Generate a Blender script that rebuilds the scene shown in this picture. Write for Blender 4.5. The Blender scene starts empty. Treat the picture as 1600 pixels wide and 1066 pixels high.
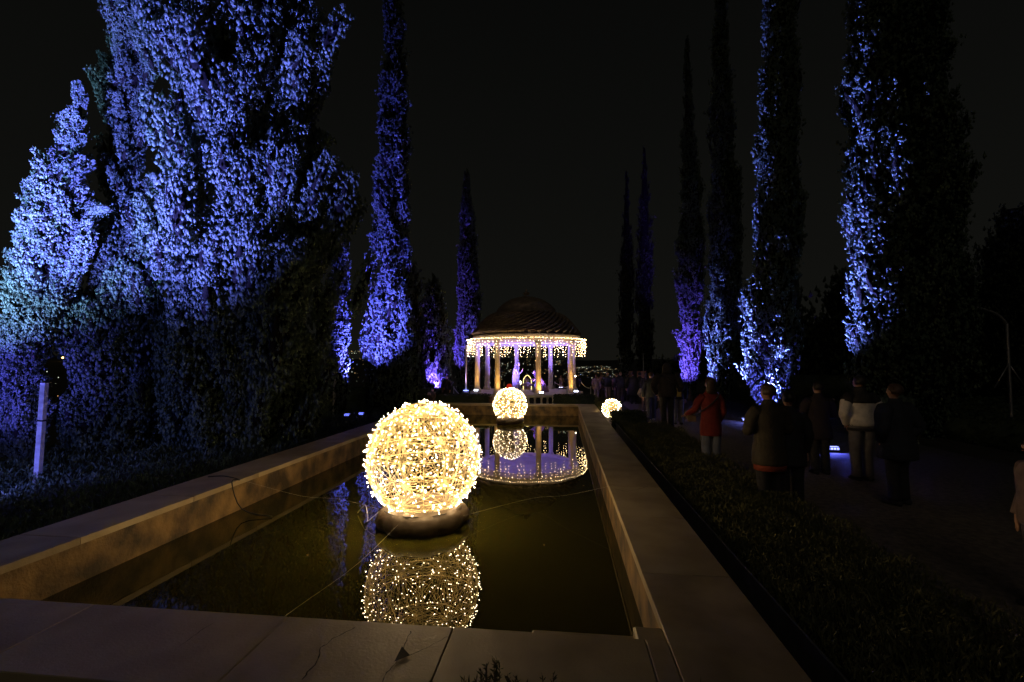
import bpy, math, random
import numpy as np
from mathutils import Vector, Matrix, noise as mnoise
random.seed(7)
PI = math.pi
S = bpy.context.scene
COL = S.collection
# ------------------------------------------------------------------ camera
F = 711.0; YAW = math.radians(6.26); PIT = math.radians(2.73); CZ = 1.9
def ray(px, py):
    x = (px-800)/F; y = -(py-533)/F
    cp, sp = math.cos(PIT), math.sin(PIT)
    d = (x, cp-y*sp, sp+y*cp)
    c, s = math.cos(YAW), math.sin(YAW)
    return Vector((d[0]*c-d[1]*s, d[0]*s+d[1]*c, d[2]))
def G(px, py, z=0.0):
    d = ray(px, py); t = (z-CZ)/d.z
    return Vector((d.x*t, d.y*t, z))
def Yp(px, py, y):
    d = ray(px, py); t = y/d.y
    return Vector((d.x*t, y, CZ+d.z*t))
cam = bpy.data.cameras.new('camera'); co = bpy.data.objects.new('camera', cam); COL.objects.link(co)
cam.sensor_width = 36; cam.lens = F/1600*36; cam.clip_start = 0.05; cam.clip_end = 9000
co.location = (0, 0, CZ); co.rotation_euler = (PI/2+PIT, 0, YAW)
S.camera = co
# ------------------------------------------------------------------ render / world
S.view_settings.view_transform = 'Standard'; S.view_settings.look = 'None'
S.view_settings.exposure = 0; S.view_settings.gamma = 1
cy = S.cycles
cy.use_denoising = True
try: cy.denoiser = 'OPENIMAGEDENOISE'
except Exception: pass
cy.max_bounces = 5; cy.diffuse_bounces = 2; cy.glossy_bounces = 3; cy.transmission_bounces = 2
cy.sample_clamp_indirect = 3.0; cy.sample_clamp_direct = 0
cy.caustics_reflective = False; cy.caustics_refractive = False
cy.use_light_tree = True; cy.filter_width = 1.5
W = bpy.data.worlds.new('World'); S.world = W; W.use_nodes = True
nt = W.node_tree; nt.nodes.clear()
out = nt.nodes.new('ShaderNodeOutputWorld'); bg = nt.nodes.new('ShaderNodeBackground')
tc = nt.nodes.new('ShaderNodeTexCoord'); sep = nt.nodes.new('ShaderNodeSeparateXYZ')
rmp = nt.nodes.new('ShaderNodeValToRGB')
nt.links.new(tc.outputs['Generated'], sep.inputs[0]); nt.links.new(sep.outputs['Z'], rmp.inputs[0])
e = rmp.color_ramp.elements
e[0].position = 0.0; e[0].color = (0.0066, 0.0063, 0.0049, 1)
e[1].position = 0.8; e[1].color = (0.0017, 0.0018, 0.0017, 1)
m_ = e.new(0.12); m_.color = (0.0054, 0.0054, 0.0045, 1)
m_ = e.new(0.4); m_.color = (0.0038, 0.0039, 0.0034, 1)
nt.links.new(rmp.outputs[0], bg.inputs[0]); bg.inputs[1].default_value = 1.0
nt.links.new(bg.outputs[0], out.inputs[0])
sl_ = bpy.data.lights.new('night_fill', 'SUN'); sl_.energy = .08; sl_.angle = math.radians(25); sl_.color = (1.0,.84,.66)  # weak sun added as fill, standing in for the general night glow
so = bpy.data.objects.new('night_fill', sl_); COL.objects.link(so); so.rotation_euler = (math.radians(56), 0, math.radians(-12))
# ------------------------------------------------------------------ materials
def mat(name, c1, c2=None, rough=0.7, scale=8, bump=0.0, bscale=None, metal=0.0, spec=0.5, detail=6, lo=.35, hi=.65, stretch=(1,1,1)):
    m = bpy.data.materials.new(name); m.use_nodes = True; n = m.node_tree; b = n.nodes['Principled BSDF']
    b.inputs['Roughness'].default_value = rough; b.inputs['Metallic'].default_value = metal
    b.inputs['Specular IOR Level'].default_value = spec
    t = n.nodes.new('ShaderNodeTexCoord'); mp = n.nodes.new('ShaderNodeMapping'); mp.inputs['Scale'].default_value = stretch
    n.links.new(t.outputs['Object'], mp.inputs[0])
    no = n.nodes.new('ShaderNodeTexNoise'); no.inputs['Scale'].default_value = scale; no.inputs['Detail'].default_value = detail
    n.links.new(mp.outputs[0], no.inputs['Vector'])
    r = n.nodes.new('ShaderNodeValToRGB'); r.color_ramp.elements[0].position = lo; r.color_ramp.elements[1].position = hi
    if c2 is None: c2 = tuple(v*.7 for v in c1)
    r.color_ramp.elements[0].color = (*c2, 1); r.color_ramp.elements[1].color = (*c1, 1)
    n.links.new(no.outputs['Fac'], r.inputs[0]); n.links.new(r.outputs[0], b.inputs['Base Color'])
    if bump:
        n2 = n.nodes.new('ShaderNodeTexNoise'); n2.inputs['Scale'].default_value = bscale or scale*4; n2.inputs['Detail'].default_value = 5
        n.links.new(mp.outputs[0], n2.inputs['Vector'])
        bp = n.nodes.new('ShaderNodeBump'); bp.inputs['Strength'].default_value = bump; bp.inputs['Distance'].default_value = 0.02
        n.links.new(n2.outputs['Fac'], bp.inputs['Height']); n.links.new(bp.outputs[0], b.inputs['Normal'])
    return m
def emis(name, col, st):
    m = bpy.data.materials.new(name); m.use_nodes = True; n = m.node_tree; n.nodes.clear()
    o = n.nodes.new('ShaderNodeOutputMaterial'); e = n.nodes.new('ShaderNodeEmission')
    e.inputs[0].default_value = (*col, 1); e.inputs[1].default_value = st
    n.links.new(e.outputs[0], o.inputs[0]); return m
M = {}
M['stone'] = mat('coping_stone', (.41,.335,.20), (.27,.21,.12), .55, 2.2, .12, 60)
M['stone2'] = mat('coping_stone_worn', (.36,.285,.17), (.23,.18,.10), .55, 3.0, .12, 60)
M['wall'] = mat('stained_render', (.26,.165,.06), (.05,.036,.018), .75, 3.6, .5, 34, lo=.38, hi=.66, detail=10, stretch=(1,1,.8))
M['ground'] = mat('earth', (.035,.032,.022), (.018,.018,.012), .95, 1.5, .6, 12)
M['path'] = mat('path_gravel', (.12,.105,.09), (.06,.055,.05), .9, 14, .9, 70)
M['crack'] = mat('crack_dark', (.02,.016,.012), (.01,.01,.008), .95, 10)
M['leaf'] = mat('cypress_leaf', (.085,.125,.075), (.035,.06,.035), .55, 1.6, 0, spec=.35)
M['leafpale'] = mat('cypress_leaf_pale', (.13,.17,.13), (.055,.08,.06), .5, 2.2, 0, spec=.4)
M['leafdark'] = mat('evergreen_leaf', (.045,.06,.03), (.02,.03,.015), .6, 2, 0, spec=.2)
M['herb'] = mat('herb_leaf', (.11,.11,.04), (.05,.055,.022), .6, 3, 0, spec=.3)
M['twigshade'] = mat('shaded_twigs', (.010,.009,.006), (.004,.004,.003), .95, 9, 1.0, 20, spec=.1)  # near-black so crown gaps stay dark: inner shade put into the colour
M['bark'] = mat('bark', (.12,.09,.065), (.05,.04,.03), .9, 6, .9, 25, stretch=(3,3,.6))
M['white'] = mat('white_plaster', (.68,.62,.52), (.52,.46,.37), .55, 3, .1, 30)
M['ceil'] = mat('ceiling_plaster', (.78,.75,.72), (.7,.67,.64), .7, 3)
M['tile'] = mat('roof_tile', (.25,.195,.14), (.14,.11,.08), .75, 5, .5, 25)
M['brick'] = mat('brick_render', (.32,.17,.11), (.22,.11,.07), .85, 6, .4, 30)
M['vinyl'] = mat('float_vinyl', (.12,.088,.055), (.065,.048,.03), .42, 5, .9, 4)
M['wire'] = mat('pale_wire', (.92,.76,.40), (.85,.68,.34), .4, 4)
M['rope'] = mat('rope', (.62,.60,.55), (.5,.48,.44), .8, 30)
M['postw'] = mat('painted_post', (.50,.50,.52), (.26,.26,.28), .6, 5, .3, 20, stretch=(1,1,2))
M['metal'] = mat('dark_metal', (.05,.05,.055), (.035,.035,.04), .4, 9, metal=.6)
M['steel'] = mat('galvanised', (.35,.35,.36), (.25,.25,.26), .45, 7, metal=.7)
M['cable'] = mat('black_cable', (.02,.02,.02), (.015,.015,.015), .5, 9)
M['skin'] = mat('skin', (.52,.31,.22), (.44,.25,.18), .5, 6)
M['statue'] = mat('statue_cloth', (.42,.38,.42), (.30,.27,.30), .8, 4, .5, 12)
M['statue2'] = mat('statue_mauve', (.30,.17,.20), (.20,.11,.14), .8, 4, .5, 12)
M['straw'] = mat('wicker', (.38,.27,.15), (.2,.14,.08), .8, 25, .6, 40)
M['pebble'] = mat('soil', (.03,.025,.018), (.015,.012,.01), 1, 20)
WARM = (1.0, .74, .42)
M['bulb'] = emis('warm_bulb', WARM, 100)
M['bulb2'] = emis('warm_bulb_small', WARM, 60)
M['icicle'] = emis('icicle_bulb', (1.0,.68,.32), 42)
M['arch'] = emis('arch_neon', (1.0,.75,.25), 3.0)
M['redglow'] = emis('red_glow', (1.0,.05,.02), .35)
M['ledblue'] = emis('led_blue', (.26,.30,1.0), 3.2)
M['leddim'] = emis('led_dim', (.16,.2,1.0), 2.5)
M['ledwhite'] = emis('led_white', (.75,.8,1.0), 8)
M['phone'] = emis('phone_screen', (.45,.55,1.0), 1.6)
M['torch'] = emis('phone_torch', (1.0,.85,.5), 14)
FAB = {}
def fab(c, r=.8):
    k = tuple(c)
    if k not in FAB: FAB[k] = mat('fabric_%d' % len(FAB), c, tuple(v*.7 for v in c), r, 9, .4, 30)
    return FAB[k]
# water
m = bpy.data.materials.new('pool_water'); m.use_nodes = True; n = m.node_tree; b = n.nodes['Principled BSDF']
b.inputs['Base Color'].default_value = (.030,.028,.004,1); b.inputs['Roughness'].default_value = 0.008; b.inputs['IOR'].default_value = 1.36
no = n.nodes.new('ShaderNodeTexNoise'); no.inputs['Scale'].default_value = 2.2; no.inputs['Detail'].default_value = 2
t = n.nodes.new('ShaderNodeTexCoord'); n.links.new(t.outputs['Object'], no.inputs['Vector'])
bp = n.nodes.new('ShaderNodeBump'); bp.inputs['Strength'].default_value = .10; bp.inputs['Distance'].default_value = .006
n.links.new(no.outputs['Fac'], bp.inputs['Height']); n.links.new(bp.outputs[0], b.inputs['Normal'])
M['water'] = m
# ------------------------------------------------------------------ mesh helpers
class MB:
    def __init__(s): s.v = []; s.f = []
    def add(s, vs, fs):
        o = len(s.v); s.v += [tuple(v) for v in vs]; s.f += [tuple(i+o for i in f) for f in fs]
    def box(s, x0, x1, y0, y1, z0, z1, ch=0.0):
        if ch <= 0:
            s.add([(x,y,z) for x in (x0,x1) for y in (y0,y1) for z in (z0,z1)],
                  [(0,1,3,2),(4,6,7,5),(0,4,5,1),(2,3,7,6),(0,2,6,4),(1,5,7,3)]); return
        c = ch; vs = []; L = [(z0,0),(z1-c,0),(z1,c)]
        for z, k in L: vs += [(x0+k,y0+k,z),(x1-k,y0+k,z),(x1-k,y1-k,z),(x0+k,y1-k,z)]
        fs = [(3,2,1,0),(8,9,10,11)]
        for l in (0,1):
            for i in range(4): a = l*4+i; b_ = l*4+(i+1)%4; fs.append((a,b_,b_+4,a+4))
        s.add(vs, fs)
    def tube(s, pts, rad, n=8, cap=True, flat=1.0, smooth=0):
        pts = [Vector(p) for p in pts]
        if not hasattr(rad, '__len__'): rad = [rad]*len(pts)
        if smooth and len(pts) > 2:
            P = []; R = []
            for i in range(len(pts)-1):
                p0 = pts[max(i-1,0)]; p1 = pts[i]; p2 = pts[i+1]; p3 = pts[min(i+2,len(pts)-1)]
                for k in range(smooth):
                    t = k/smooth
                    P.append(.5*((2*p1)+(p2-p0)*t+(2*p0-5*p1+4*p2-p3)*t*t+(3*p1-p0-3*p2+p3)*t**3)); R.append(rad[i]*(1-t)+rad[i+1]*t)
            P.append(pts[-1]); R.append(rad[-1]); pts, rad = P, R
        vs = []; fs = []; prev = None
        for i, p in enumerate(pts):
            a = pts[min(i+1,len(pts)-1)]-pts[max(i-1,0)]
            a = a.normalized() if a.length > 1e-9 else Vector((0,0,1))
            if prev is None:
                u = a.cross(Vector((0,1,0)) if abs(a.y) < .9 else Vector((1,0,0))).normalized()
            else: u = (prev - a*prev.dot(a)).normalized()
            prev = u; w = a.cross(u)
            for k in range(n):
                th = 2*PI*k/n; vs.append(p+u*math.cos(th)*rad[i]+w*math.sin(th)*rad[i]*flat)
        for i in range(len(pts)-1):
            for k in range(n):
                a = i*n+k; b_ = i*n+(k+1)%n; fs.append((a,b_,b_+n,a+n))
        if cap: fs.append(tuple(range(n-1,-1,-1))); fs.append(tuple(range((len(pts)-1)*n, len(pts)*n)))
        s.add(vs, fs)
    def loft(s, rings, n=14, fold=0.0, seed=0, cap=True):     # rings: (z, cx, cy, rx, ry)
        vs = []; fs = []; rg = random.Random(seed); ph = [rg.uniform(0,6) for _ in range(3)]
        for i, (z, cx, cyy, rx, ry) in enumerate(rings):
            for k in range(n):
                th = 2*PI*k/n
                w = 1+fold*(math.sin(3*th+ph[0]+z*4)+.6*math.sin(7*th+ph[1]-z*7)+.5*math.sin(z*22+ph[2]+2*th))
                vs.append((cx+math.cos(th)*rx*w, cyy+math.sin(th)*ry*w, z))
        for i in range(len(rings)-1):
            for k in range(n):
                a = i*n+k; b_ = i*n+(k+1)%n; fs.append((a,b_,b_+n,a+n))
        if cap: fs.append(tuple(range(n-1,-1,-1))); fs.append(tuple(range((len(rings)-1)*n, len(rings)*n)))
        s.add(vs, fs)
    def lathe(s, prof, n=32, cx=0, cy=0, cap=False):
        s.loft([(z, cx, cy, r, r) for r, z in prof], n, cap=cap)
    def ell(s, c, r, nu=12, nv=8):
        s.loft([(c[2]+r[2]*math.sin(-PI/2+PI*(i+.02)/(nv+.04)), c[0], c[1], r[0]*math.cos(-PI/2+PI*(i+.02)/(nv+.04)), r[1]*math.cos(-PI/2+PI*(i+.02)/(nv+.04))) for i in range(nv+1)], nu)
    def octa(s, c, r, d=None):
        x, y, z = c
        s.add([(x+r,y,z),(x-r,y,z),(x,y+r,z),(x,y-r,z),(x,y,z+r),(x,y,z-r)],
              [(0,2,4),(2,1,4),(1,3,4),(3,0,4),(2,0,5),(1,2,5),(3,1,5),(0,3,5)])
    def rot(s, ang, loc=(0,0,0)):
        c, q = math.cos(ang), math.sin(ang)
        s.v = [(x*c-y*q+loc[0], x*q+y*c+loc[1], z+loc[2]) for x, y, z in s.v]; return s
    def build(s, name, m, parent=None, smooth=True):
        me = bpy.data.meshes.new(name); me.from_pydata(s.v, [], s.f); me.materials.append(m)
        if smooth: me.polygons.foreach_set('use_smooth', [True]*len(me.polygons))
        me.update(); o = bpy.data.objects.new(name, me); COL.objects.link(o)
        if parent: o.parent = parent
        return o
def tag(o, label=None, cat=None, group=None, kind=None):
    if label: o['label'] = label
    if cat: o['category'] = cat
    if group: o['group'] = group
    if kind: o['kind'] = kind
    return o
def empty(name, loc=(0,0,0), rz=0):
    o = bpy.data.objects.new(name, None); COL.objects.link(o); o.location = loc; o.rotation_euler = (0,0,rz); o.empty_display_size = .2; return o
EK = 1.0
def spot(parent, loc, target, energy, color, size=50, blend=.5, rad=.05):
    l = bpy.data.lights.new('lamp', 'SPOT'); l.energy = energy*EK; l.color = color; l.spot_size = math.radians(size); l.spot_blend = blend; l.shadow_soft_size = rad
    o = bpy.data.objects.new('lamp', l); COL.objects.link(o)
    o.location = loc; d = Vector(target)-Vector(loc); o.rotation_euler = d.to_track_quat('-Z','Y').to_euler()
    if parent: o.parent = parent; o.matrix_parent_inverse = Matrix.Translation(-Vector(parent.location)) if parent.rotation_euler.z == 0 else (Matrix.Translation(parent.location) @ Matrix.Rotation(parent.rotation_euler.z, 4, 'Z')).inverted()
    return o
# ------------------------------------------------------------------ terrain
PX0, PX1, PY0, PY1 = -4.13, .57, 2.60, 16.4      # inside of the pool
CW = .60; CT = .40; WZ = .012
def th(x, y):
    d = max(y-30, -(x+12), 0.0)
    D = math.hypot(x, y)
    if d <= 0: return 0.0
    z = -30*min(1, d/70)**1.3 if d < 70 else -30
    if D > 500: z += (46+30*mnoise.noise((math.atan2(x,y)*5,0,2)))*min(1, (D-500)/1400)**1.1
    return z + (2.5*mnoise.noise((x/80, y/80, 0)) if d > 70 else 0)
xs = [-5000,-3500,-2500,-1800,-1300,-1000,-800,-600,-450,-300,-200,-150,-110,-85,-70,-50,-35,-25,-18,-12,-6,0,10,30,60,100,200,350,500,700,1000,1500,2200,3500,5000]
ys = [-60,-20,0,10,20,30,34,40,50,60,75,90,105,130,180,260,360,500,620,760,900,1100,1300,1500,1700,1950,2400,3200,4500]
g = MB(); g.add([(x,y,th(x,y)) for y in ys for x in xs], [(j*len(xs)+i, j*len(xs)+i+1, (j+1)*len(xs)+i+1, (j+1)*len(xs)+i) for j in range(len(ys)-1) for i in range(len(xs)-1)])
tag(g.build('ground', M['ground']), kind='structure')
g = MB(); g.box(2.75, 8.2, -2, 30, -.05, .008); tag(g.build('path', M['path']), kind='structure')
# ------------------------------------------------------------------ pool
g = MB(); g.box(PX0-.1, PX1+.1, PY0-.1, PY1+.1, -.02, WZ); tag(g.build('water', M['water'], smooth=False), kind='structure')
pool = empty('garden_pool', (PX0, PY0, 0)); tag(pool, 'long rectangular stone-edged reflecting pool of still dark water holding two light balls', 'pool')
def sub(o, parent=pool):
    o.parent = parent; o.matrix_parent_inverse = Matrix.Translation(-Vector(parent.location)); return o
wl = [(PX0-.25, PX0, PY0-.3, PY1+.3), (PX1, PX1+.25, PY0-.3, PY1+.3), (PX0, PX1, PY0-.28, PY0), (PX0, PX1, PY1, PY1+.28)]
for w in wl:
    g = MB(); g.box(w[0], w[1], w[2], w[3], -.05, CT-.062); sub(g.build('pool_wall', M['wall'], smooth=False))
def slab(x0, x1, y0, y1, m):
    g = MB(); g.box(x0+.0026, x1-.0026, y0+.0026, y1-.0026, CT-.06, CT+random.uniform(-.0012,.0012), .004); sub(g.build('coping_slab', m, smooth=False))
yy = [PY0-CW, 3.41, 4.62, 5.72, 6.9, 8.1, 9.25, 10.4, 11.6, 12.8, 14.0, 15.2, PY1]
for i in range(len(yy)-1):
    slab(PX1-.012, PX1+CW, yy[i], yy[i+1], M['stone'] if i % 3 else M['stone2'])
    slab(PX0-CW, PX0+.012, yy[i]+.15 if i else yy[i], yy[i+1]+(.15 if i < len(yy)-2 else 0), M['stone'] if i % 2 else M['stone2'])
xx = [PX0+.012, -2.9, -1.62, -.62, .44, PX1-.012]
for i in range(5): slab(xx[i], xx[i+1], PY0-CW, PY0+.012, M['stone'] if i % 2 else M['stone2'])
xx = [PX0-CW, -3.4, -2.2, -1.0, .1, PX1+CW]
for i in range(5): slab(xx[i], xx[i+1], PY1, PY1+.42, M['stone'])
# bed of mortar under the slabs so the joints read as shallow
for (a,b_,c,d) in [(PX0-CW+.03,PX0-.02,PY0-CW+.03,PY1+.38),(PX1+.02,PX1+CW-.03,PY0-CW+.03,PY1+.38),(PX0-.02,PX1+.02,PY0-CW+.03,PY0-.02),(PX0-.02,PX1+.02,PY1+.02,PY1+.38)]:
    g = MB(); g.box(a,b_,c,d,0.0,CT-.064); sub(g.build('coping_bed', M['stone2'], smooth=False))
# low step block in the near right corner
g = MB(); a = G(832,985,.3); g.box(a.x, PX1-.02, PY0+.004, PY0+.17, WZ-.02, .325, .01); sub(g.build('step', M['stone2'], smooth=False))
g = MB(); g.box(PX1-.17, PX1-.003, PY0+.015, PY0+.17, .0, CT-.02, .012); sub(g.build('corner_block', M['stone'], smooth=False))
def crack(pts, w):
    g = MB(); P = [G(x, y, CT+.0065) for x, y in pts]
    Q = []
    for i in range(len(P)-1):
        for k in range(5):
            t = k/5; q = P[i].lerp(P[i+1], t); q.x += random.uniform(-.006,.006); q.y += random.uniform(-.006,.006); Q.append(q)
    Q.append(P[-1]); vs = []
    for i, q in enumerate(Q):
        d = (Q[min(i+1,len(Q)-1)]-Q[max(i-1,0)]).normalized(); nrm = Vector((-d.y,d.x,0)); ww = w*random.uniform(.4,1.2)
        vs += [q+nrm*ww, q-nrm*ww]
    g.add(vs, [(2*i,2*i+1,2*i+3,2*i+2) for i in range(len(Q)-1)]); sub(g.build('crack', M['crack'], smooth=False))
crack([(556,980),(520,998),(502,1012),(494,1035),(472,1062)], .0035)
crack([(642,986),(634,1005),(622,1030),(606,1050),(598,1066)], .003)
crack([(700,994),(672,1010),(640,1024)], .002)
crack([(330,975),(300,995),(280,1010)], .0018)
crack([(960,764),(980,768),(1004,763),(1012,760)], .003)
g = MB(); c_ = [G(x,y,CT+.0075) for x,y in ((628,1010),(641,1024),(616,1034),(622,1022))]; g.add(c_, [(0,3,2,1)]); sub(g.build('chipped_corner', M['crack'], smooth=False))
# channel and metal edging on the right of the coping, and on the left
g = MB(); g.box(PX1+CW+.005, PX1+CW+.27, -1, 19, .0, .03); tag(g.build('gutter', M['pebble'], smooth=False), kind='structure')
ed = MB(); ed.box(PX1+CW+.27, PX1+CW+.285, -1, 16.2, 0, .27, .003)
o = ed.build('bed_edging', M['steel'], smooth=False); tag(o, 'thin metal edging strip between the dark gutter and the planted bed', 'edging')
g = MB(); g.box(PX1+CW+.29, 2.7, -1, 16.2, .0, .17, .02); tag(g.build('planted_soil', M['pebble'], smooth=False), kind='structure')
# ------------------------------------------------------------------ foliage
rng = np.random.default_rng(11); NL = 1.9
def leafmesh(name, C, D, L, Wd, m, parent=None, extra=None, NR=None):
    """C centres (n,3), D unit directions, L lengths, Wd widths -> one mesh of pointed leaf quads"""
    n = len(C); R = rng.normal(size=(n,3))
    if NR is not None: R = NR+R*.38
    U = np.cross(D, R); U /= np.linalg.norm(U, axis=1)[:,None]+1e-9
    L = L[:,None]; Wd = Wd[:,None]
    V = np.stack([C-D*L*.5, C+U*Wd*.5-D*L*.05, C+D*L*.5, C-U*Wd*.5-D*L*.05], 1).reshape(-1,3)
    me = bpy.data.meshes.new(name); nv = len(V); ev = []; ef = []
    if isinstance(extra, tuple): V = np.vstack([V, extra[0]])
    elif extra: ev, ef = extra.v, extra.f
    if ev: V = np.vstack([V, np.array(ev)])
    me.vertices.add(len(V)); me.vertices.foreach_set('co', V.astype(np.float32).ravel())
    loops = list(range(n*4)); st = list(range(0, n*4, 4)); tot = [4]*n; k = n*4
    for f in ef: st.append(k); tot.append(len(f)); loops += [i+nv for i in f]; k += len(f)
    if isinstance(extra, tuple):
        T = extra[1]+nv; loops += T.ravel().tolist(); st += list(range(k, k+3*len(T), 3)); tot += [3]*len(T)
    me.loops.add(len(loops)); me.loops.foreach_set('vertex_index', loops)
    me.polygons.add(len(st)); me.polygons.foreach_set('loop_start', st); me.polygons.foreach_set('loop_total', tot)
    me.materials.append(m); me.update(calc_edges=True); me.validate()
    o = bpy.data.objects.new(name, me); COL.objects.link(o)
    if parent: o.parent = parent
    return o
def tree(Yd, rows, m, nclump, nleaf, leaf=.05, clump=.3, lump=.18, lscale=.8, up=.9, seed=0, core=.66, branches=(), depth=1.0, base_z=0.0, name='cypress_tree', label='', group=None, cat='tree', cz=1.7, trunk_r=None, nsub=5, bsz=.135, relief=.2):
    nleaf = max(4, int(nleaf*NL/nsub)); leaf *= .62
    P = []
    for py, xl, xr in rows:
        a = Yp(xl, py, Yd); b_ = Yp(xr, py, Yd); kf = 1/math.hypot(1, ((xl+xr)/2-800)/F); P.append((a.z, (a.x+b_.x)/2, max((b_.x-a.x)/2*kf-clump*.28*min(1,(b_.x-a.x)/2/clump*.5), .03)))
    P.sort(); z = np.array([p[0] for p in P]); cx = np.array([p[1] for p in P]); rr = np.array([p[2] for p in P])
    bx = float(np.interp(base_z, z, cx)); root = empty(name, (bx, Yd, base_z)); tag(root, label, cat, group)
    fz = lambda q: (np.interp(q, z, cx)-bx, np.interp(q, z, rr))
    r2 = np.random.default_rng(seed+100)
    zz = np.linspace(z[0], z[-1], 400); w = np.interp(zz, z, rr)+.15; w /= w.sum()
    Z = r2.choice(zz, nclump, p=w)+r2.uniform(-.05,.05,nclump); TH = r2.uniform(0, 2*PI, nclump)
    fr = r2.random(nclump) < .55; vd = math.atan2(-Yd, -bx); TH = np.where(fr, vd+r2.uniform(-1.75,1.75,nclump), TH)
    X, R = fz(Z)
    def lumpf(tt, q, r):
        return np.array([1+lump*1.6*mnoise.noise((math.cos(a)*b_/lscale+seed*7.3, math.sin(a)*b_/lscale, c/(lscale*1.7))) + lump*.9*mnoise.noise((math.cos(a)*b_/lscale*2.7, math.sin(a)*b_/lscale*2.7+seed, c/(lscale*1.2))) for a, b_, c in zip(tt, r, q)])
    LF = lumpf(TH, Z, R)
    RR = R*LF*(1-r2.uniform(0, relief, nclump))
    cs = clump*r2.uniform(.55, 1.25, nclump)*np.clip(R/(clump*1.6), .35, 1)
    CC = np.stack([X+np.cos(TH)*RR, np.sin(TH)*RR*depth, Z-base_z], 1)
    OD = np.stack([np.cos(TH), np.sin(TH), np.zeros(nclump)], 1)
    AX = OD*(1-up)*1.2+np.array([0,0,1.0])*up+r2.normal(size=(nclump,3))*.16; AX /= np.linalg.norm(AX,axis=1)[:,None]
    idx = np.repeat(np.arange(nclump), nleaf); N = len(idx)
    t = r2.uniform(-1, 1, N); rad = np.sqrt(r2.uniform(0,1,N))*(1-.55*np.clip(t,0,1)-.35*np.clip(-t,0,1))
    Rn = r2.normal(size=(N,3)); A = AX[idx]; Rn -= A*(Rn*A).sum(1)[:,None]; Rn /= np.linalg.norm(Rn,axis=1)[:,None]
    SC = CC[idx] + A*(t*cs[idx]*cz)[:,None] + Rn*((.35+.65*rad)*cs[idx]*.62)[:,None]
    i2 = np.repeat(np.arange(N), nsub); N2 = len(i2); O = r2.normal(size=(N2,3)); O /= np.linalg.norm(O,axis=1)[:,None]; O[:,2] = O[:,2]*.8+.25
    q2 = (cs[idx][i2]*.20*r2.uniform(.3,1,N2))[:,None]
    C = SC[i2]+O*q2; D = O*.8+A[i2]*.6+r2.normal(size=(N2,3))*.3; D /= np.linalg.norm(D,axis=1)[:,None]; N = N2
    NR = O*.55+Rn[i2]*.6+OD[idx][i2]*.35; NR /= np.linalg.norm(NR,axis=1)[:,None]
    base = np.array([(.75,0,0),(-.75,0,0),(0,.75,0),(0,-.75,0),(0,0,1.9),(0,0,-1.2)]); tri = np.array([(0,2,4),(2,1,4),(1,3,4),(3,0,4),(2,0,5),(1,2,5),(3,1,5),(0,3,5)])
    nS = len(SC); bs = (cs[idx]*bsz*r2.uniform(.7,1.25,nS))[:,None,None]
    BV_ = (SC[:,None,:]+base[None]*bs*r2.uniform(.6,1.35,(nS,6,1))+r2.normal(size=(nS,6,3))*bs*.22).reshape(-1,3)
    bod = (BV_, (tri[None]+np.arange(nS)[:,None,None]*6).reshape(-1,3))
    flames = MB()
    for q in range(nclump):          # twiggy heart of each spray, coloured dark as inner shade
        ax = Vector(AX[q]); c_ = cs[q]; P_ = Vector(CC[q]); u_ = ax.orthogonal().normalized(); w_ = ax.cross(u_); vs = []; ph = q*1.7
        for tt, rr0 in ((-1,.05),(-.5,.42),(0,.5),(.5,.32),(.95,.03)):
            for k in range(5):
                an = 2*PI*k/5+ph; rj = rr0*c_*.55; vs.append(P_+ax*(tt*c_*cz*.75)+u_*math.cos(an)*rj+w_*math.sin(an)*rj)
        flames.add(vs, [(l*5+k, l*5+(k+1)%5, (l+1)*5+(k+1)%5, (l+1)*5+k) for l in range(4) for k in range(5)])
    L = leaf*r2.uniform(.6,1.5,N); Wd = L*r2.uniform(.30,.5,N)
    for bz0, bx0, dx, dz, ln in branches:       # side sprays
        k = 700; tt = r2.uniform(0,1,k); q = np.stack([bx0-bx+dx*ln*tt, r2.normal(size=k)*.05, bz0-base_z+dz*ln*tt],1)+r2.normal(size=(k,3))*(.09*(1-tt*.7))[:,None]
        dd = np.array([dx,0,dz])+r2.normal(size=(k,3))*.35; dd /= np.linalg.norm(dd,axis=1)[:,None]
        C = np.vstack([C,q]); D = np.vstack([D,dd]); l2 = leaf*r2.uniform(.8,1.6,k); L = np.concatenate([L,l2]); NR = np.vstack([NR, r2.normal(size=(k,3))*.5+np.array([0,-1,.3])]); Wd = np.concatenate([Wd,l2*.35])
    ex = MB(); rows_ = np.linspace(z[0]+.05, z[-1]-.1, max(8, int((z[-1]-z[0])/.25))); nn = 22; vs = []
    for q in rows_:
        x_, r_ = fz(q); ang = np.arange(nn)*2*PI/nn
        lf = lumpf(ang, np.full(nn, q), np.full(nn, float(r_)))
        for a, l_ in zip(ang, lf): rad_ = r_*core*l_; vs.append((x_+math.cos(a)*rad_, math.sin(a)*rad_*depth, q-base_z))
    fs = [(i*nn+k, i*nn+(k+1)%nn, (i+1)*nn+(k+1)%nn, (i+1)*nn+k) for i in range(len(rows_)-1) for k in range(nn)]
    ex.add(vs, fs); ex.add(flames.v, flames.f)  # solid inner shell added to block light through the crown
    leafmesh('crown', C, D, L, Wd, m, root, bod, NR); ex.build('shaded_twig_core', M['twigshade'], root)
    tr = trunk_r or max(.08, min(.22, float(rr.max())*.22)); g = MB(); top = (z[-1]-base_z)*.7
    x1 = float(fz(base_z+top)[0]); g.tube([(0,0,-.05)]+[(float(fz(base_z+top*q)[0]),0,max(top*q,.1)) for q in (.08,.2,.35,.5,.65,.82,1)], [tr*1.35,tr,tr*.9,tr*.75,tr*.62,tr*.5,tr*.36,tr*.2], 10, smooth=3)
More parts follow.
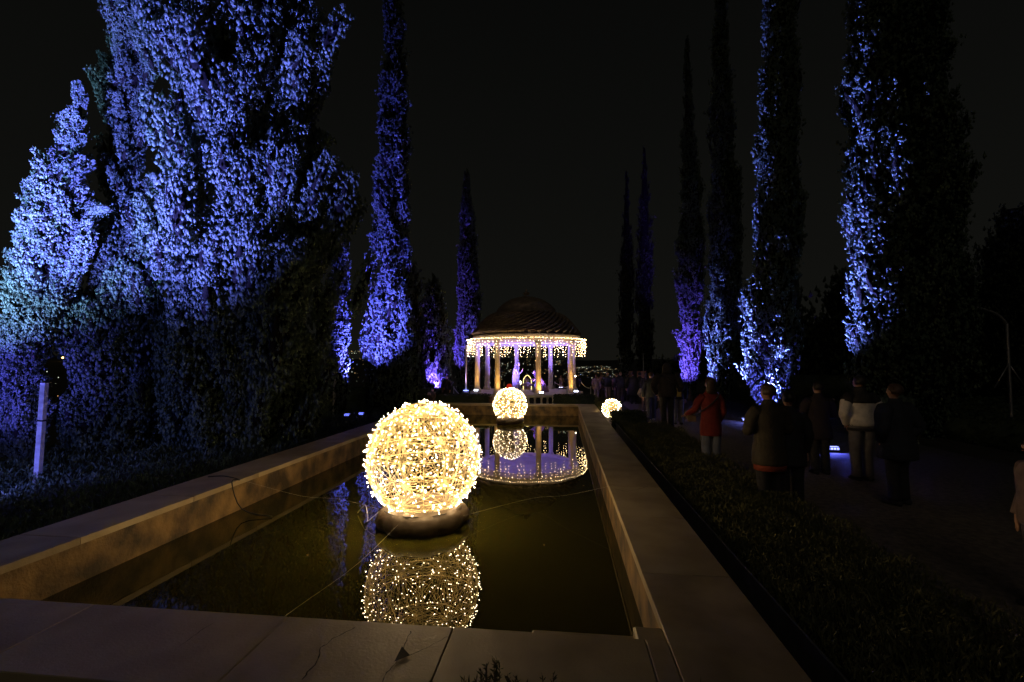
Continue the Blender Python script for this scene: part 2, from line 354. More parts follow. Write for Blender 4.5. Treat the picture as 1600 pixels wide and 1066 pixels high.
    for k in range(6):
        zb = top*(.12+.13*k); a = k*2.4; rb = float(fz(base_z+zb)[1])*.55
        g.tube([(x1*zb/top,0,zb),(x1*zb/top+math.cos(a)*rb*.5,math.sin(a)*rb*.5*depth,zb+rb*.6),(x1*zb/top+math.cos(a)*rb,math.sin(a)*rb*depth,zb+rb*1.6)], [tr*.35,tr*.22,tr*.1], 6)
    g.build('trunk', M['bark'], root)
    return root
# --- near left trees
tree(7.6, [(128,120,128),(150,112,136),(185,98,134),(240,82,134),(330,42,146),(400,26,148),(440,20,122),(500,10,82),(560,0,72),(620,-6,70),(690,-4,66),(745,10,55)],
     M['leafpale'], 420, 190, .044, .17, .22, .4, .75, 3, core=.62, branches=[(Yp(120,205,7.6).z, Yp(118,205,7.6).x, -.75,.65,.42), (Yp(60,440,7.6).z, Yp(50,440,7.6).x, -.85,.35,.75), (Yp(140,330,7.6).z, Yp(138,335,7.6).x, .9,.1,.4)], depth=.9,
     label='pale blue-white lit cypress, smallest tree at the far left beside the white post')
tree(8.7, [(-260,205,250),(-100,175,265),(0,160,248),(60,162,246),(110,178,240),(150,155,232),(230,150,222),(300,152,226),(400,134,232),(500,110,238),(560,105,240),(650,100,235),(740,130,210)],
     M['leaf'], 330, 330, .042, .34, .40, .6, .8, 5, core=.52, relief=.38, bsz=.10,
     label='bushy tall cypress lit violet blue, between the pale small cypress and the biggest tree')
tree(9.6, [(-420,330,390),(-250,290,450),(-100,285,462),(0,278,474),(100,272,502),(200,268,522),(300,258,536),(400,232,536),(500,215,530),(580,215,522),(660,235,505),(730,290,460),(760,330,420)],
     M['leaf'], 640, 440, .044, .42, .42, .75, .8, 8, core=.55, relief=.40, bsz=.10, depth=.8,
     label='biggest broad cypress with ragged clumps lit blue above and dark below')
# --- columns left
tree(15.5, [(285,528,536),(330,520,543),(420,520,546),(520,518,546),(600,510,546),(650,512,542)], M['leaf'], 260, 60, .07, .22, .12, .6, .9, 12, label='narrow dark cypress with one blue edge just behind the biggest tree')
tree(17.5, [(-60,612,616),(0,601,627),(100,599,633),(200,592,637),(300,588,640),(400,582,640),(500,575,645),(560,571,652),(620,570,655),(652,580,645)], M['leaf'], 1000, 66, .075, .25, .28, .55, .9, 14,
     label='tall slender cypress lit deep blue behind the largest light ball')
tree(22, [(430,676,682),(470,660,692),(520,652,700),(570,652,706),(600,655,706),(622,665,700)], M['leaf'], 240, 60, .085, .26, .25, .6, .75, 16, name='cypress_shrub', label='short rounded bush with lit blue clumps left of the pole lamp', cat='shrub')
tree(24.5, [(268,725,732),(330,720,740),(400,717,746),(480,714,751),(560,710,752),(610,712,750),(622,716,746)], M['leaf'], 480, 55, .09, .22, .14, .6, .9, 18, label='slim pointed cypress lit violet beside the left of the gazebo')
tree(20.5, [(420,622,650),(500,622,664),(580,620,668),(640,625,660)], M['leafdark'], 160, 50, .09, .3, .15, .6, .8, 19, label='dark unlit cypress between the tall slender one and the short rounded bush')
# --- columns right
tree(23.5, [(60,1070,1076),(290,1062,1096),(400,1058,1100),(500,1058,1100),(560,1060,1096),(600,1066,1090),(618,1072,1086)], M['leaf'], 520, 55, .09, .27, .30, .6, .9, 21, base_z=0, label='violet lit cypress with bare lit trunk, leftmost in the right-hand row')
tree(20.5, [(-60,1118,1124),(0,1114,1136),(150,1110,1146),(300,1108,1156),(450,1106,1160),(540,1106,1160),(590,1108,1150),(622,1115,1140)], M['leaf'], 760, 55, .085, .26, .30, .6, .9, 23, label='tall cypress with a thin blue-lit left side behind the red-coated person')
tree(15.5, [(-320,1205,1212),(-100,1196,1236),(0,1193,1244),(150,1188,1248),(300,1180,1252),(400,1172,1252),(500,1166,1254),(560,1164,1250),(610,1170,1232),(645,1180,1215)], M['leaf'], 1050, 70, .07, .27, .34, .6, .9, 25, label='thick tall cypress lit bright blue low down behind the brown coat')
tree(13.0, [(-420,1345,1420),(-150,1322,1470),(0,1318,1480),(150,1312,1492),(300,1311,1515),(420,1314,1528),(520,1318,1530),(600,1324,1510),(665,1370,1470)], M['leaf'], 1500, 66, .07, .28, .20, .7, .85, 27, label='broad dark cypress with a bright blue strip on its left edge')
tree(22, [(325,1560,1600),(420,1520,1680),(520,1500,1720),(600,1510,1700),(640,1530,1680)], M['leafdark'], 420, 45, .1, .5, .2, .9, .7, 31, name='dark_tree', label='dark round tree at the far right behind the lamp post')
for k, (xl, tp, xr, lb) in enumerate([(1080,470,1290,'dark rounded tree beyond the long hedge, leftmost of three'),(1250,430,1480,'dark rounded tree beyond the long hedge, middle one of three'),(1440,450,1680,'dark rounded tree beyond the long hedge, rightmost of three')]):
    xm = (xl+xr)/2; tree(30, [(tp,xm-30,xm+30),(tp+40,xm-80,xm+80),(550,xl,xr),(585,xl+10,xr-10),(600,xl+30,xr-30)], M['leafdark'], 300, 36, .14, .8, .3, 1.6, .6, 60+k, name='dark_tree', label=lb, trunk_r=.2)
for k, (xa, top, wd, Yd, lb) in enumerate([(979,290,13,33,'left one of two faint black spires right of the gazebo'),(1007,250,16,31,'right one of two faint black spires right of the gazebo'),(1232,330,14,27,'faint black spire behind the thick blue-lit cypress')]):
    tree(Yd, [(top-20,xa-2,xa+2),(top+60,xa-wd*.6,xa+wd*.6),(430,xa-wd,xa+wd),(560,xa-wd,xa+wd),(600,xa-wd*.7,xa+wd*.7)], M['leafdark'], 180, 30, .12, .35, .1, .8, .9, 40+k, label=lb)
tree(27, [(565,1035,1062),(578,1022,1072),(595,1018,1076),(612,1022,1070)], M['leafdark'], 120, 40, .1, .35, .15, .8, .6, 45, name='round_shrub', label='dark domed shrub behind the people on the path', cat='shrub', trunk_r=.12)
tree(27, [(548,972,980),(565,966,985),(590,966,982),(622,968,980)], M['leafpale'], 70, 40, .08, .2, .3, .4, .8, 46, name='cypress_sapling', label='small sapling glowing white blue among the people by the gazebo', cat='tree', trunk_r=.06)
# --- hedges
def hedge(x0, x1, y0, y1, z1, m, label, dens=900, leaf=.05, name='clipped_hedge'):
    root = empty(name, ((x0+x1)/2, (y0+y1)/2, 0)); tag(root, label, 'hedge')
    lx, ly = x1-x0, y1-y0; A = [lx*ly, lx*z1, lx*z1, ly*z1, ly*z1]; tot = sum(A); n = int(dens*tot)
    f = rng.choice(5, n, p=np.array(A)/tot); u = rng.uniform(-.5,.5,n); v = rng.uniform(-.5,.5,n); ju = rng.normal(size=n)*.025
    X = np.where(f<3, u*lx, np.where(f==3, -lx/2+ju, lx/2+ju)); Y = np.where(f==0, v*ly, np.where(f==1, -ly/2+ju, np.where(f==2, ly/2+ju, u*ly)))
    Z = np.where(f==0, z1+ju*.8, (v+.5)*z1)
    D = rng.normal(size=(n,3)); D[:,2] = abs(D[:,2])*.8; D /= np.linalg.norm(D,axis=1)[:,None]
    ex = MB(); ex.box(-lx/2+.02, lx/2-.02, -ly/2+.02, ly/2-.02, 0, z1-.02)
    L = leaf*rng.uniform(.6,1.4,n); leafmesh('foliage', np.stack([X,Y,Z],1), D, L, L*.5, m, root, ex)
    g = MB(); k = max(2, int(lx/.6))
    for i in range(min(k, 12)): g = MB(); g.tube([(-lx/2+lx*(i+.5)/min(k,12),0,-.02),(-lx/2+lx*(i+.5)/min(k,12)+.02,0,z1*.8)], [.03,.015], 6); g.build('stem', M['bark'], root)
    return root
hz = Yp(700,617,17.6).z
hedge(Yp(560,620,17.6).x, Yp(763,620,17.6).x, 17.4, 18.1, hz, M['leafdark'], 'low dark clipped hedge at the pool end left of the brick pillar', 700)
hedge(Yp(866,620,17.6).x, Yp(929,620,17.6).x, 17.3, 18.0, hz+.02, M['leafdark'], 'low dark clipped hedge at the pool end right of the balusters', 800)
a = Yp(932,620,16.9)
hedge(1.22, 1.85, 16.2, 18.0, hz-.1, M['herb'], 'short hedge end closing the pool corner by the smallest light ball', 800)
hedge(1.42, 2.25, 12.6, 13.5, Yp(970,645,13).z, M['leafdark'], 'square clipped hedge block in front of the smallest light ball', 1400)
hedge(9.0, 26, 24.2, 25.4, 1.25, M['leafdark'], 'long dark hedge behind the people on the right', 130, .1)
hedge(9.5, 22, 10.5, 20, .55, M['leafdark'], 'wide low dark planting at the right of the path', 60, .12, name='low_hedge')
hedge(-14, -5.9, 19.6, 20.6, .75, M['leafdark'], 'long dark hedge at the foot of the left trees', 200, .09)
a = G(1318,672,0)
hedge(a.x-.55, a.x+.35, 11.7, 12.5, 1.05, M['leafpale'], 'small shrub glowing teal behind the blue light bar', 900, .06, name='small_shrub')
# ground cover
def cover(name, x0, x1, y0, y1, z0, h, n, m, leaf=.06, pw=1.0, lean=.5):
    X = rng.uniform(x0,x1,n); Yv = y0+(y1-y0)*rng.uniform(0,1,n)**pw
    hh = np.array([h*(.55+.75*abs(mnoise.noise((a*1.7,b_*1.7,3.1)))) for a,b_ in zip(X,Yv)])
    Z = z0+hh*rng.uniform(.1,1,n)
    D = rng.normal(size=(n,3))*lean+np.array([0,0,1.]); D /= np.linalg.norm(D,axis=1)[:,None]
    L = leaf*rng.uniform(.6,1.5,n); return tag(leafmesh(name, np.stack([X,Yv,Z],1), D, L, L*.22, m), kind='stuff')
tag(cover('ground_cover', PX1+CW+.30, 2.75, 1.0, 12.5, .17, .26, 90000, M['herb'], .045, 1.7), 'low scrubby herbs growing along the right of the pool coping')
tag(cover('grass', -10.5, PX0-CW-.03, 2.0, 19.5, .0, .30, 50000, M['leaf'], .08, 1.5), 'dark unkempt grass between the pool and the left trees')
# rosemary bushes in front of the near coping
def rosemary(px, py, wpx, Yd, seed, label):
    top = Yp(px, py, Yd); base = Vector((top.x, Yd, 0)); root = empty('rosemary_bush', base); tag(root, label, 'bush', 'rosemary bushes in front of the pool')
    r2 = random.Random(seed); C=[];D=[];L=[]; st = MB(); Wm = abs(Yp(px+wpx/2,py,Yd).x-top.x)
    for k in range(46):
        a = r2.uniform(0,2*PI); q = r2.uniform(0,1)**.6; bx, by = math.cos(a)*q*Wm, math.sin(a)*q*.14
        hgt = top.z*(1-.22*q)*r2.uniform(.86,1.0); p0 = Vector((bx*.4,by*.4,.02)); p1 = Vector((bx,by,hgt)); st.tube([p0,(p0+p1)/2+Vector((bx*.2,0,0)),p1], [.004,.003,.0015], 5)
        for j in range(int(70)):
            t = .45+.55*j/70; p = p0.lerp(p1,t); d = Vector((r2.gauss(0,1),r2.gauss(0,1),.9)).normalized(); C.append(p+d*.012); D.append(d); L.append(.026*r2.uniform(.7,1.3))
    L = np.array(L); leafmesh('foliage', np.array([tuple(c) for c in C]), np.array([tuple(d) for d in D]), L, L*.22, M['herb'], root); st.build('stem', M['bark'], root)
rosemary(775,1022,150,1.86,1,'tufted rosemary bush in front of the near coping, the taller one near the middle')
rosemary(865,1038,100,1.84,2,'lower rosemary tuft just right of the taller rosemary bush')
rosemary(1105,1048,150,1.80,3,'low dark rosemary bush below the right corner of the near coping')
# ------------------------------------------------------------------ light balls
def sph(th_, ph): return Vector((math.cos(th_)*math.cos(ph), math.sin(th_)*math.cos(ph), math.sin(ph)))
def light_ball(c, R, nb, br, wr, seed, label, bm, hubs=True, nwire=120, mp=100, glow=0, ng=8):
    root = empty('light_ball', (c[0], c[1], c[2]-R)); tag(root, label, 'light ball'); r2 = random.Random(seed)
    C = Vector((0,0,R)); g = MB()
    def arc(a, b_, rr, w, seg=5):
        P = []
        for i in range(seg+1):
            v = a.lerp(b_, i/seg); P.append(C+v.normalized()*rr*(1-.018*math.sin(PI*i/seg)))
        g.tube(P, w, 3, cap=False)
    hub = []
    if hubs:
        az = math.atan2(-c[1], -c[0])
        hub = [sph(az+.05+PI/8+k*PI/4, .14) for k in range(8)]+[sph(az+k*2*PI/6+.2, .92) for k in range(6)]+[sph(az+k*2*PI/6+.5, -.72) for k in range(6)]
        for h in hub:
            u = h.orthogonal().normalized(); w = h.cross(u)
            for k in range(34):
                a = 2*PI*k/34+r2.uniform(-.08,.08); ln = r2.uniform(.50,.72)
                e_ = h*math.cos(ln)+(u*math.cos(a)+w*math.sin(a))*math.sin(ln)
                arc((h+.02*e_).normalized(), e_, R*r2.uniform(.975,.99), wr, 4)
    for k in range(nwire):
        a = sph(r2.uniform(0,2*PI), math.asin(r2.uniform(-1,1))); t_ = Vector((r2.gauss(0,1),r2.gauss(0,1),r2.gauss(0,.5))); t_ = (t_-a*t_.dot(a)).normalized(); ln = r2.uniform(.4,.9)
        arc(a, a*math.cos(ln)+t_*math.sin(ln), R*.985, wr, 5)
    g.build('wire_mesh', M['wire'], root)
    g = MB()
    for lat in (-.62,-.12,.17,.66):
        P = [C+sph(2*PI*i/40, lat+.05*math.sin(2*PI*i/40))*R*.97 for i in range(41)]; g.tube(P, wr*2.2, 5, cap=False)
    for k in range(4):
        P = [C+(Matrix.Rotation(k*PI/4+.3,3,'Z') @ Vector((math.cos(2*PI*i/40),0,math.sin(2*PI*i/40))))*R*.968 for i in range(41)]; g.tube(P, wr*1.8, 5, cap=False)
    g.build('hoop_frame', M['wire'], root)
    bp_ = []
    for k in range(nb):
        zf = 1-2*(k+.5)/nb; a = k*2.39996+r2.uniform(-.35,.35); zf = max(-1,min(1,zf+r2.uniform(-.035,.035)))
        d = sph(a, math.asin(zf)); bp_.append(C+d*R*r2.uniform(.985,1.035))
    camd = (Vector((0,0,CZ))-Vector((c[0],c[1],c[2]))).normalized()
    bp_.sort(key=lambda p: -((p-C).normalized().dot(camd)))
    pick = bp_[:len(bp_)//3]; r2.shuffle(pick); single = pick[:mp]; rest = pick[mp:]+bp_[len(bp_)//3:]
    me = None
    for p in single:
        if me is None:
            s_ = MB(); s_.octa((0,0,0), br); o = s_.build('bulb', bm, root, smooth=False); me = o.data
        else: o = bpy.data.objects.new('bulb', me); COL.objects.link(o); o.parent = root
        o.location = p
    s_ = MB()
    for p in rest: s_.octa(p, br*r2.uniform(.85,1.1))
    o = s_.build('bulbs', bm, root, smooth=False); o['kind'] = 'stuff'
    for k in range(ng):                      # point lamps added inside the ball to strengthen the bulb strings' light
        zf = 1-2*(k+.5)/ng; l = bpy.data.lights.new('ball_glow', 'POINT'); l.energy = glow/ng; l.color = (1.0,.64,.29); l.shadow_soft_size = 0
        lo = bpy.data.objects.new('ball_glow', l); COL.objects.link(lo); lo.parent = root; lo.location = C+sph(k*2.4+.4, math.asin(zf))*R*.80
    return root
b1 = Yp(662,716,5.33); b2 = Yp(797,633,14.24)
light_ball(b1, .672, 700, .0054, .0022, 1, 'largest glowing wire ball of warm fairy lights floating on the near half of the pool', M['bulb'], glow=105, ng=24)
light_ball(b2, .525, 360, .0072, .0024, 2, 'middle-sized glowing fairy-light ball floating at the far pool end', M['bulb2'], nwire=60, glow=60)
b3 = Yp(956,640,14.6)
light_ball((b3.x,b3.y,.46), .30, 150, .0085, .0035, 3, 'smallest fairy-light ball on the ground behind the square hedge block', M['bulb2'], nwire=30, glow=20, ng=4)
def float_ring(c, Rm, rm, label, fold):
    g = MB(); n1, n2 = 64, 20; vs = []
    for i in range(n1):
        a = 2*PI*i/n1; k = 1+fold*(math.sin(9*a)+.6*math.sin(17*a+1))*.5
        for j in range(n2):
            t = 2*PI*j/n2; r_ = rm*(1+fold*.8*math.sin(9*a)*abs(math.cos(t))); vs.append((math.cos(a)*(Rm*k+r_*math.cos(t)), math.sin(a)*(Rm*k+r_*math.cos(t)), .09+r_*.85*math.sin(t)))
    g.add(vs, [(i*n2+j, ((i+1)%n1)*n2+j, ((i+1)%n1)*n2+(j+1)%n2, i*n2+(j+1)%n2) for i in range(n1) for j in range(n2)])
    root = empty('float_ring', (c[0],c[1],WZ)); tag(root, label, 'float'); g.build('inflated_tube', M['vinyl'], root)
    g = MB(); g.tube([(math.cos(2*PI*i/48)*(Rm+rm*.62), math.sin(2*PI*i/48)*(Rm+rm*.62), .09+rm*.66) for i in range(49)], .006, 5, cap=False); g.build('seam', M['cable'], root)
float_ring(b1, .345, .185, 'brown inflated tube carrying the largest light ball on the water', .06)
float_ring(b2, .30, .13, 'brown inflated tube carrying the light ball at the far end of the pool', .03)
def line(name, pts, r, m, label, cat, n=5, smooth=4, group=None):
    g = MB(); g.tube(pts, r, n, smooth=smooth); return tag(g.build(name, m), label, cat, group)
c0 = Vector((b1.x,b1.y,0))
line('mooring_line', [c0+Vector((-.12,-.50,.16)), G(560,880,.20), G(470,945,.33), G(438,968,.405)], .0008, M['rope'], 'thin pale line from the largest ball to the near coping', 'line')
line('mooring_line', [c0+Vector((.5,-.1,.14)), G(830,779,.10), G(885,774,.22), Vector((PX1+.05,5.72,.41))], .0007, M['rope'], 'thin pale line from the largest ball to the right coping', 'line')
line('mooring_line', [c0+Vector((-.5,0,.14)), G(530,780,.12), G(470,775,.2), Vector((PX0-.02,5.5,.41))], .0007, M['rope'], 'thin pale line from the largest ball toward the left wall', 'line')
line('power_cable', [c0+Vector((-.45,-.1,.2)), c0+Vector((-.6,-.18,.07)), c0+Vector((-.66,-.05,.05)), c0+Vector((-.76,.1,.16)), c0+Vector((-.9,.2,.03))], .005, M['rope'], 'short pale looped cable at the left of the largest ball', 'cable')
line('power_cable', [G(325,745,.412), G(350,744,.415), G(375,750,.415), Vector((PX0+.02,5.35,.41)), Vector((PX0+.2,5.3,.10)), Vector((PX0+.6,5.3,.025))], .007, M['cable'], 'black cable drooping over the left pool wall into the water', 'cable')
for px, py, lb in [(912,759,'small pale leaf floating near the right wall of the pool'),(703,905,'small brown leaf floating right of the reflected ball'),(480,868,'tiny leaf floating in the dark left half of the pool'),(850,852,'curled leaf floating in the olive water right of the ball')]:
    a = G(px,py,WZ); g = MB(); sz = .022; g.add([(-sz,0,.002),(-.2*sz,.45*sz,.006),(sz,.1*sz,.004),(-.1*sz,-.5*sz,.008),(-1.5*sz,-.1*sz,.003)], [(4,0,3,2,1)]); o = g.build('floating_leaf', M['straw']); o.location = a; o.rotation_euler = (0,0,px); tag(o, lb, 'leaf')
# ------------------------------------------------------------------ gazebo
GX, GY, FZ = -1.66, 21.3, .60
gz = empty('garden_gazebo', (GX,GY,0)); tag(gz, 'round domed gazebo with pale columns and a twisted tile roof at the pool end', 'gazebo')
g = MB(); g.lathe([(0,FZ-.02),(2.55,FZ-.02),(2.62,FZ-.03),(2.62,FZ-.12),(2.5,FZ-.13),(2.5,FZ-.14),(0,FZ-.14)], 72); g.build('floor_slab', M['white'], gz)
g = MB(); g.lathe([(2.28,0),(2.28,FZ-.14)], 64); g.build('plinth', M['metal'], gz)
for k in range(56):
    a = 2*PI*k/56; s_ = MB(); s_.lathe([(.0,0),(.06,0),(.06,.05),(.035,.09),(.05,.2),(.035,.36),(.055,.42),(.055,FZ-.145)], 8, math.cos(a)*2.42, math.sin(a)*2.42, cap=True); s_.build('baluster', M['white'], gz)
cz0, cz1 = FZ-.02, 2.74
for k in range(8):
    th_ = math.radians(-73+45*k); x, y = math.sin(th_)*2.3, -math.cos(th_)*2.3; s_ = MB()
    s_.lathe([(0,cz0),(.20,cz0),(.20,cz0+.05),(.18,cz0+.07),(.19,cz0+.10),(.15,cz0+.15),(.126,cz0+.19),(.12,cz0+.8),(.104,cz1-.22),(.10,cz1-.18),(.118,cz1-.17),(.105,cz1-.15),(.105,cz1-.10),(.15,cz1-.06),(.16,cz1-.05),(.16,cz1)], 22, x, y); s_.build('column', M['white'], gz)
g = MB(); g.lathe([(2.16,cz1),(2.38,cz1),(2.38,cz1+.14),(2.42,cz1+.15),(2.42,cz1+.17)], 96); g.lathe([(2.16,cz1+.2),(2.16,cz1)], 96); g.build('entablature', M['white'], gz)
g = MB(); g.lathe([(2.42,2.91),(2.44,2.93),(2.46,2.98),(2.46,3.0),(2.50,3.05),(2.50,3.12),(2.3,3.15)], 96); g.build('cornice', M['white'], gz)
g = MB(); g.lathe([(2.16,2.85),(1.9,2.98),(1.3,3.12),(.6,3.18),(.01,3.2)], 48); g.build('ceiling', M['ceil'], gz)
g = MB(); nr, nseg, nt_ = 40, 6, 16; prof = [(2.38,3.12),(2.28,3.28),(2.16,3.46),(2.02,3.66),(1.85,3.86),(1.65,4.04),(1.44,4.15)]
vs = []; N = nr*nseg
for i in range(nt_+1):
    t = i/nt_*(len(prof)-1); j = min(int(t), len(prof)-2); q = t-j; r_ = prof[j][0]*(1-q)+prof[j+1][0]*q; z_ = prof[j][1]*(1-q)+prof[j+1][1]*q
    for k in range(N):
        ph = k/nseg; off = .20*r_/2.5*abs(math.sin(PI*ph)); a = 2*PI*k/N - (i/nt_)*(-1.15) ; rr_ = r_+off; vs.append((math.cos(a)*rr_, math.sin(a)*rr_, z_+off*.5))
g.add(vs, [(i*N+k, i*N+(k+1)%N, (i+1)*N+(k+1)%N, (i+1)*N+k) for i in range(nt_) for k in range(N)]); g.build('tile_roof', M['tile'], gz, smooth=False)
g = MB(); g.lathe([(1.5,4.12),(1.52,4.2),(1.42,4.24),(1.36,4.4),(1.15,4.62),(.8,4.84),(.4,4.97),(.12,5.02),(.1,5.1),(.16,5.16),(.1,5.22),(.04,5.26),(.02,5.38),(.0,5.4)], 40); g.build('upper_dome', M['tile'], gz)
# icicle lights
ic = empty('icicle_lights', (GX,GY,0)); tag(ic, 'curtain of hanging warm white icicle lights around the gazebo eave', 'fairy lights')
r2 = random.Random(5); NS = 100
g = MB(); g.tube([(math.cos(2*PI*i/64)*2.74, math.sin(2*PI*i/64)*2.74, 2.93) for i in range(65)], .008, 5, cap=False); g.build('cable_ring', M['rope'], ic)
for k in range(NS):
    a = 2*PI*(k+r2.uniform(-.3,.3))/NS; x, y = math.cos(a)*2.74, math.sin(a)*2.74; ln = r2.choice([.3,.45,.6,.72,.72]); s_ = MB(); w = MB(); nb = int(ln/.11)+1
    w.tube([(x,y,2.93),(x+r2.uniform(-.02,.02),y,2.93-ln)], .002, 3, cap=False)
    for j in range(nb):
        s_.octa((x+r2.uniform(-.035,.035), y+r2.uniform(-.03,.03), 2.93-ln*j/max(nb-1,1)+r2.uniform(-.02,.02)), .0095)
    for j in range(1): s_.octa((math.cos(a+.03)*2.74, math.sin(a+.03)*2.74, 2.94), .0115)
    o = w.build('light_strand', M['rope'], ic); s_.build('bulbs', M['icicle'], o, smooth=False)['kind'] = 'stuff'
# nativity figures
def robed(name, x, y, h, face, m, label, kneel=False):
    root = empty(name, (x,y,FZ-.02), face); tag(root, label, 'statue'); g = MB()
    if not kneel:
        g.loft([(0,-.02,0,.23,.22),(.12*h,-.01,0,.21,.20),(.4*h,-.02,0,.17,.17),(.6*h,-.01,0,.165,.17),(.74*h,0,0,.15,.17),(.82*h,0.01,0,.13,.16),(.86*h,.03,0,.085,.09)], 20, .04, 3)
        g.tube([(.0,.15,.78*h),(.10,.19,.62*h),(.24,.05,.66*h)], [.06,.06,.035], 8, smooth=3); g.tube([(.0,-.15,.78*h),(.10,-.19,.62*h),(.24,-.05,.66*h)], [.06,.06,.035], 8, smooth=3)
        g.build('robe', m, root)
        v = MB(); v.loft([(.80*h,-.03,0,.10,.13),(.86*h,.0,0,.105,.11),(.92*h,.05,0,.10,.095),(.965*h,.07,0,.085,.08),(h,.05,0,.04,.04)], 14, .02, 2); v.build('veil', M['statue'], root)
        f = MB(); f.ell((.115,0,.90*h), (.05,.055,.075)); f.tube([(.16,0,.905*h),(.178,0,.89*h),(.16,0,.885*h)], [.008,.012,.006], 6); f.build('face', M['skin'], root)
        q = MB(); q.tube([(.22,0,.64*h),(.27,0,.70*h),(.29,0,.76*h)], [.03,.028,.012], 8, flat=1.3); q.build('hands', M['skin'], root)
    else:
        g.loft([(0,-.10,0,.34,.24),(.15*h,-.12,0,.30,.23),(.35*h,-.10,0,.22,.2),(.55*h,-.02,0,.19,.2),(.72*h,.06,0,.17,.19),(.82*h,.10,0,.12,.13),(.86*h,.13,0,.07,.07)], 20, .04, 6)
        g.tube([(.08,.16,.72*h),(.2,.2,.55*h),(.34,.06,.58*h)], [.06,.055,.035], 8, smooth=3); g.tube([(.08,-.16,.72*h),(.2,-.2,.55*h),(.34,-.06,.58*h)], [.06,.055,.035], 8, smooth=3)
        g.build('robe', m, root)
        v = MB(); v.loft([(.80*h,.08,0,.11,.13),(.88*h,.14,0,.105,.11),(.95*h,.17,0,.09,.09),(h,.16,0,.045,.05)], 14, .02, 2); v.build('hood', M['statue2'], root)
        f = MB(); f.ell((.23,0,.885*h), (.05,.055,.072)); f.build('face', M['skin'], root)
        w = MB(); w.loft([(0,.12,0,.22,.28),(.3*h,.10,0,.15,.24),(.52*h,.12,0,.08,.18)], 16, .05, 9); w.build('apron', M['statue'], root)
sp = Yp(807,600,21.0)
robed('standing_statue', sp.x, 21.0, 1.36, 0, M['statue'], 'standing hooded robed figure with praying hands inside the gazebo')
sp = Yp(842,600,20.8); robed('kneeling_statue', sp.x, 20.8, .98, PI, M['statue2'], 'kneeling mauve-robed figure inside the gazebo facing the crib', True)
sp = Yp(824,600,20.9); cr = empty('crib', (sp.x,20.9,FZ-.02)); tag(cr, 'wicker crib on crossed legs between the two robed figures', 'crib')
g = MB(); g.loft([(.20,0,0,.14,.12),(.26,0,0,.20,.15),(.36,0,0,.24,.17),(.37,0,0,.22,.15),(.30,0,0,.18,.12)], 18, .01, 1); g.build('basket', M['straw'], cr)
for sx in (-1,1):
    g = MB(); g.tube([(sx*.15,.08,0),(-sx*.08,-.05,.24)], .012, 6); g.build('leg', M['straw'], cr)
g = MB(); g.ell((0,0,.37), (.16,.08,.05)); g.build('swaddled_doll', M['statue'], cr)
sp = Yp(824,600,22.6); g = MB(); g.tube([(-.2,0,0),(-.2,0,.35),(-.16,0,.55),(0,0,.7),(.16,0,.55),(.2,0,.35),(.2,0,0)], .014, 6, smooth=4); o = g.build('light_arch', M['arch']); o.location = (sp.x,22.6,FZ-.02); tag(o, 'small glowing yellow arch behind the crib in the gazebo', 'light arch')
g = MB(); g.loft([(0,0,0,.17,.12),(.2,0,0,.15,.11),(.36,0,0,.09,.07),(.40,0,0,.06,.06),(.47,0,0,.075,.075),(.55,0,0,.06,.06),(.58,0,0,.02,.02)], 16, .03, 2); o = g.build('angel_figurine', M['straw']); o.location = (sp.x,22.45,FZ-.02); tag(o, 'small brown seated figurine under the glowing yellow arch', 'figurine')
sp = Yp(796,601,22.0); g = MB(); g.ell((0,0,.15), (.15,.15,.15), 16, 10); o = g.build('red_lantern', M['redglow']); o.location = (sp.x,22.0,FZ-.02); tag(o, 'round glowing red lantern on the gazebo floor left of the standing figure', 'lantern')
sp = Yp(813,601,22.3); g = MB(); g.ell((0,0,.12), (.045,.045,.09), 10, 8); o = g.build('candle_lamp', M['torch']); o.location = (sp.x,22.3,FZ+.2); tag(o, 'small bright yellow lamp beside the glowing arch', 'lamp')
g = MB(); g.tube([(0,0,0),(0,0,.24)], .03, 8); q = g.build('stand', M['metal'], o); q.location = (0,0,-.22)
# flood lights
def flood(x, y, z, rz, label, lens, group=None, w=.28, tilt=.6, n=5, name='flood_light'):
    root = empty(name, (x,y,z), rz); tag(root, label, 'flood light', group)
    g = MB(); g.box(-w/2, w/2, -.05, .05, .05, .12, .01); g.box(-w/2-.012,-w/2,-.02,.02,0,.10); g.box(w/2,w/2+.012,-.02,.02,0,.10); g.box(-w/2-.012,w/2+.012,-.03,.03,-.01,.004); g.build('housing', M['metal'], root, smooth=False)
    for k in range(n):
        cx = -w/2+w*(k+.5)/n; q = MB(); q.box(cx-w/n*.36, cx+w/n*.36, -.056, -.045, .065, .108); q.box(cx-w/n*.36, cx+w/n*.36, -.04, .035, .1205, .1265); q.build('led_lens', lens, root, smooth=False)
    return root
BL = (.11,.09,1.0); BC = (.16,.175,1.0); BV = (.14,.065,1.0)
a = G(1298,707,.0); r_ = flood(a.x, a.y, 0, 0, 'blue light bar on the ground left of the person in the white jacket', M['ledblue'], w=.30)
t_ = Yp(1335,500,12.3); spot(r_, (t_.x-1.2,15.0,.2), (t_.x+.1,13.4,3.9), 32000, BC, 48, .8)
spot(r_, (a.x,a.y-.02,.2), (a.x+.2,a.y-1.0,.0), 60, (.12,.14,1), 140)
a = G(1168,660,.0); r_ = flood(a.x, a.y, 0, 0, 'blue light bar on the ground right of the person in the red coat', M['ledblue'], w=.34)
t_ = Yp(1195,500,15.5); spot(r_, (t_.x-1.5,16.5,.2), (t_.x-.4,15.7,3.6), 26000, BC, 56, .8); spot(r_, (a.x-.3,14.3,.2), (t_.x,15.4,1.6), 1400, BL, 60, 1.0); spot(r_, (a.x,a.y-.02,.2), (a.x-2.5,a.y-.5,.0), 30, (.2,.22,1), 140)
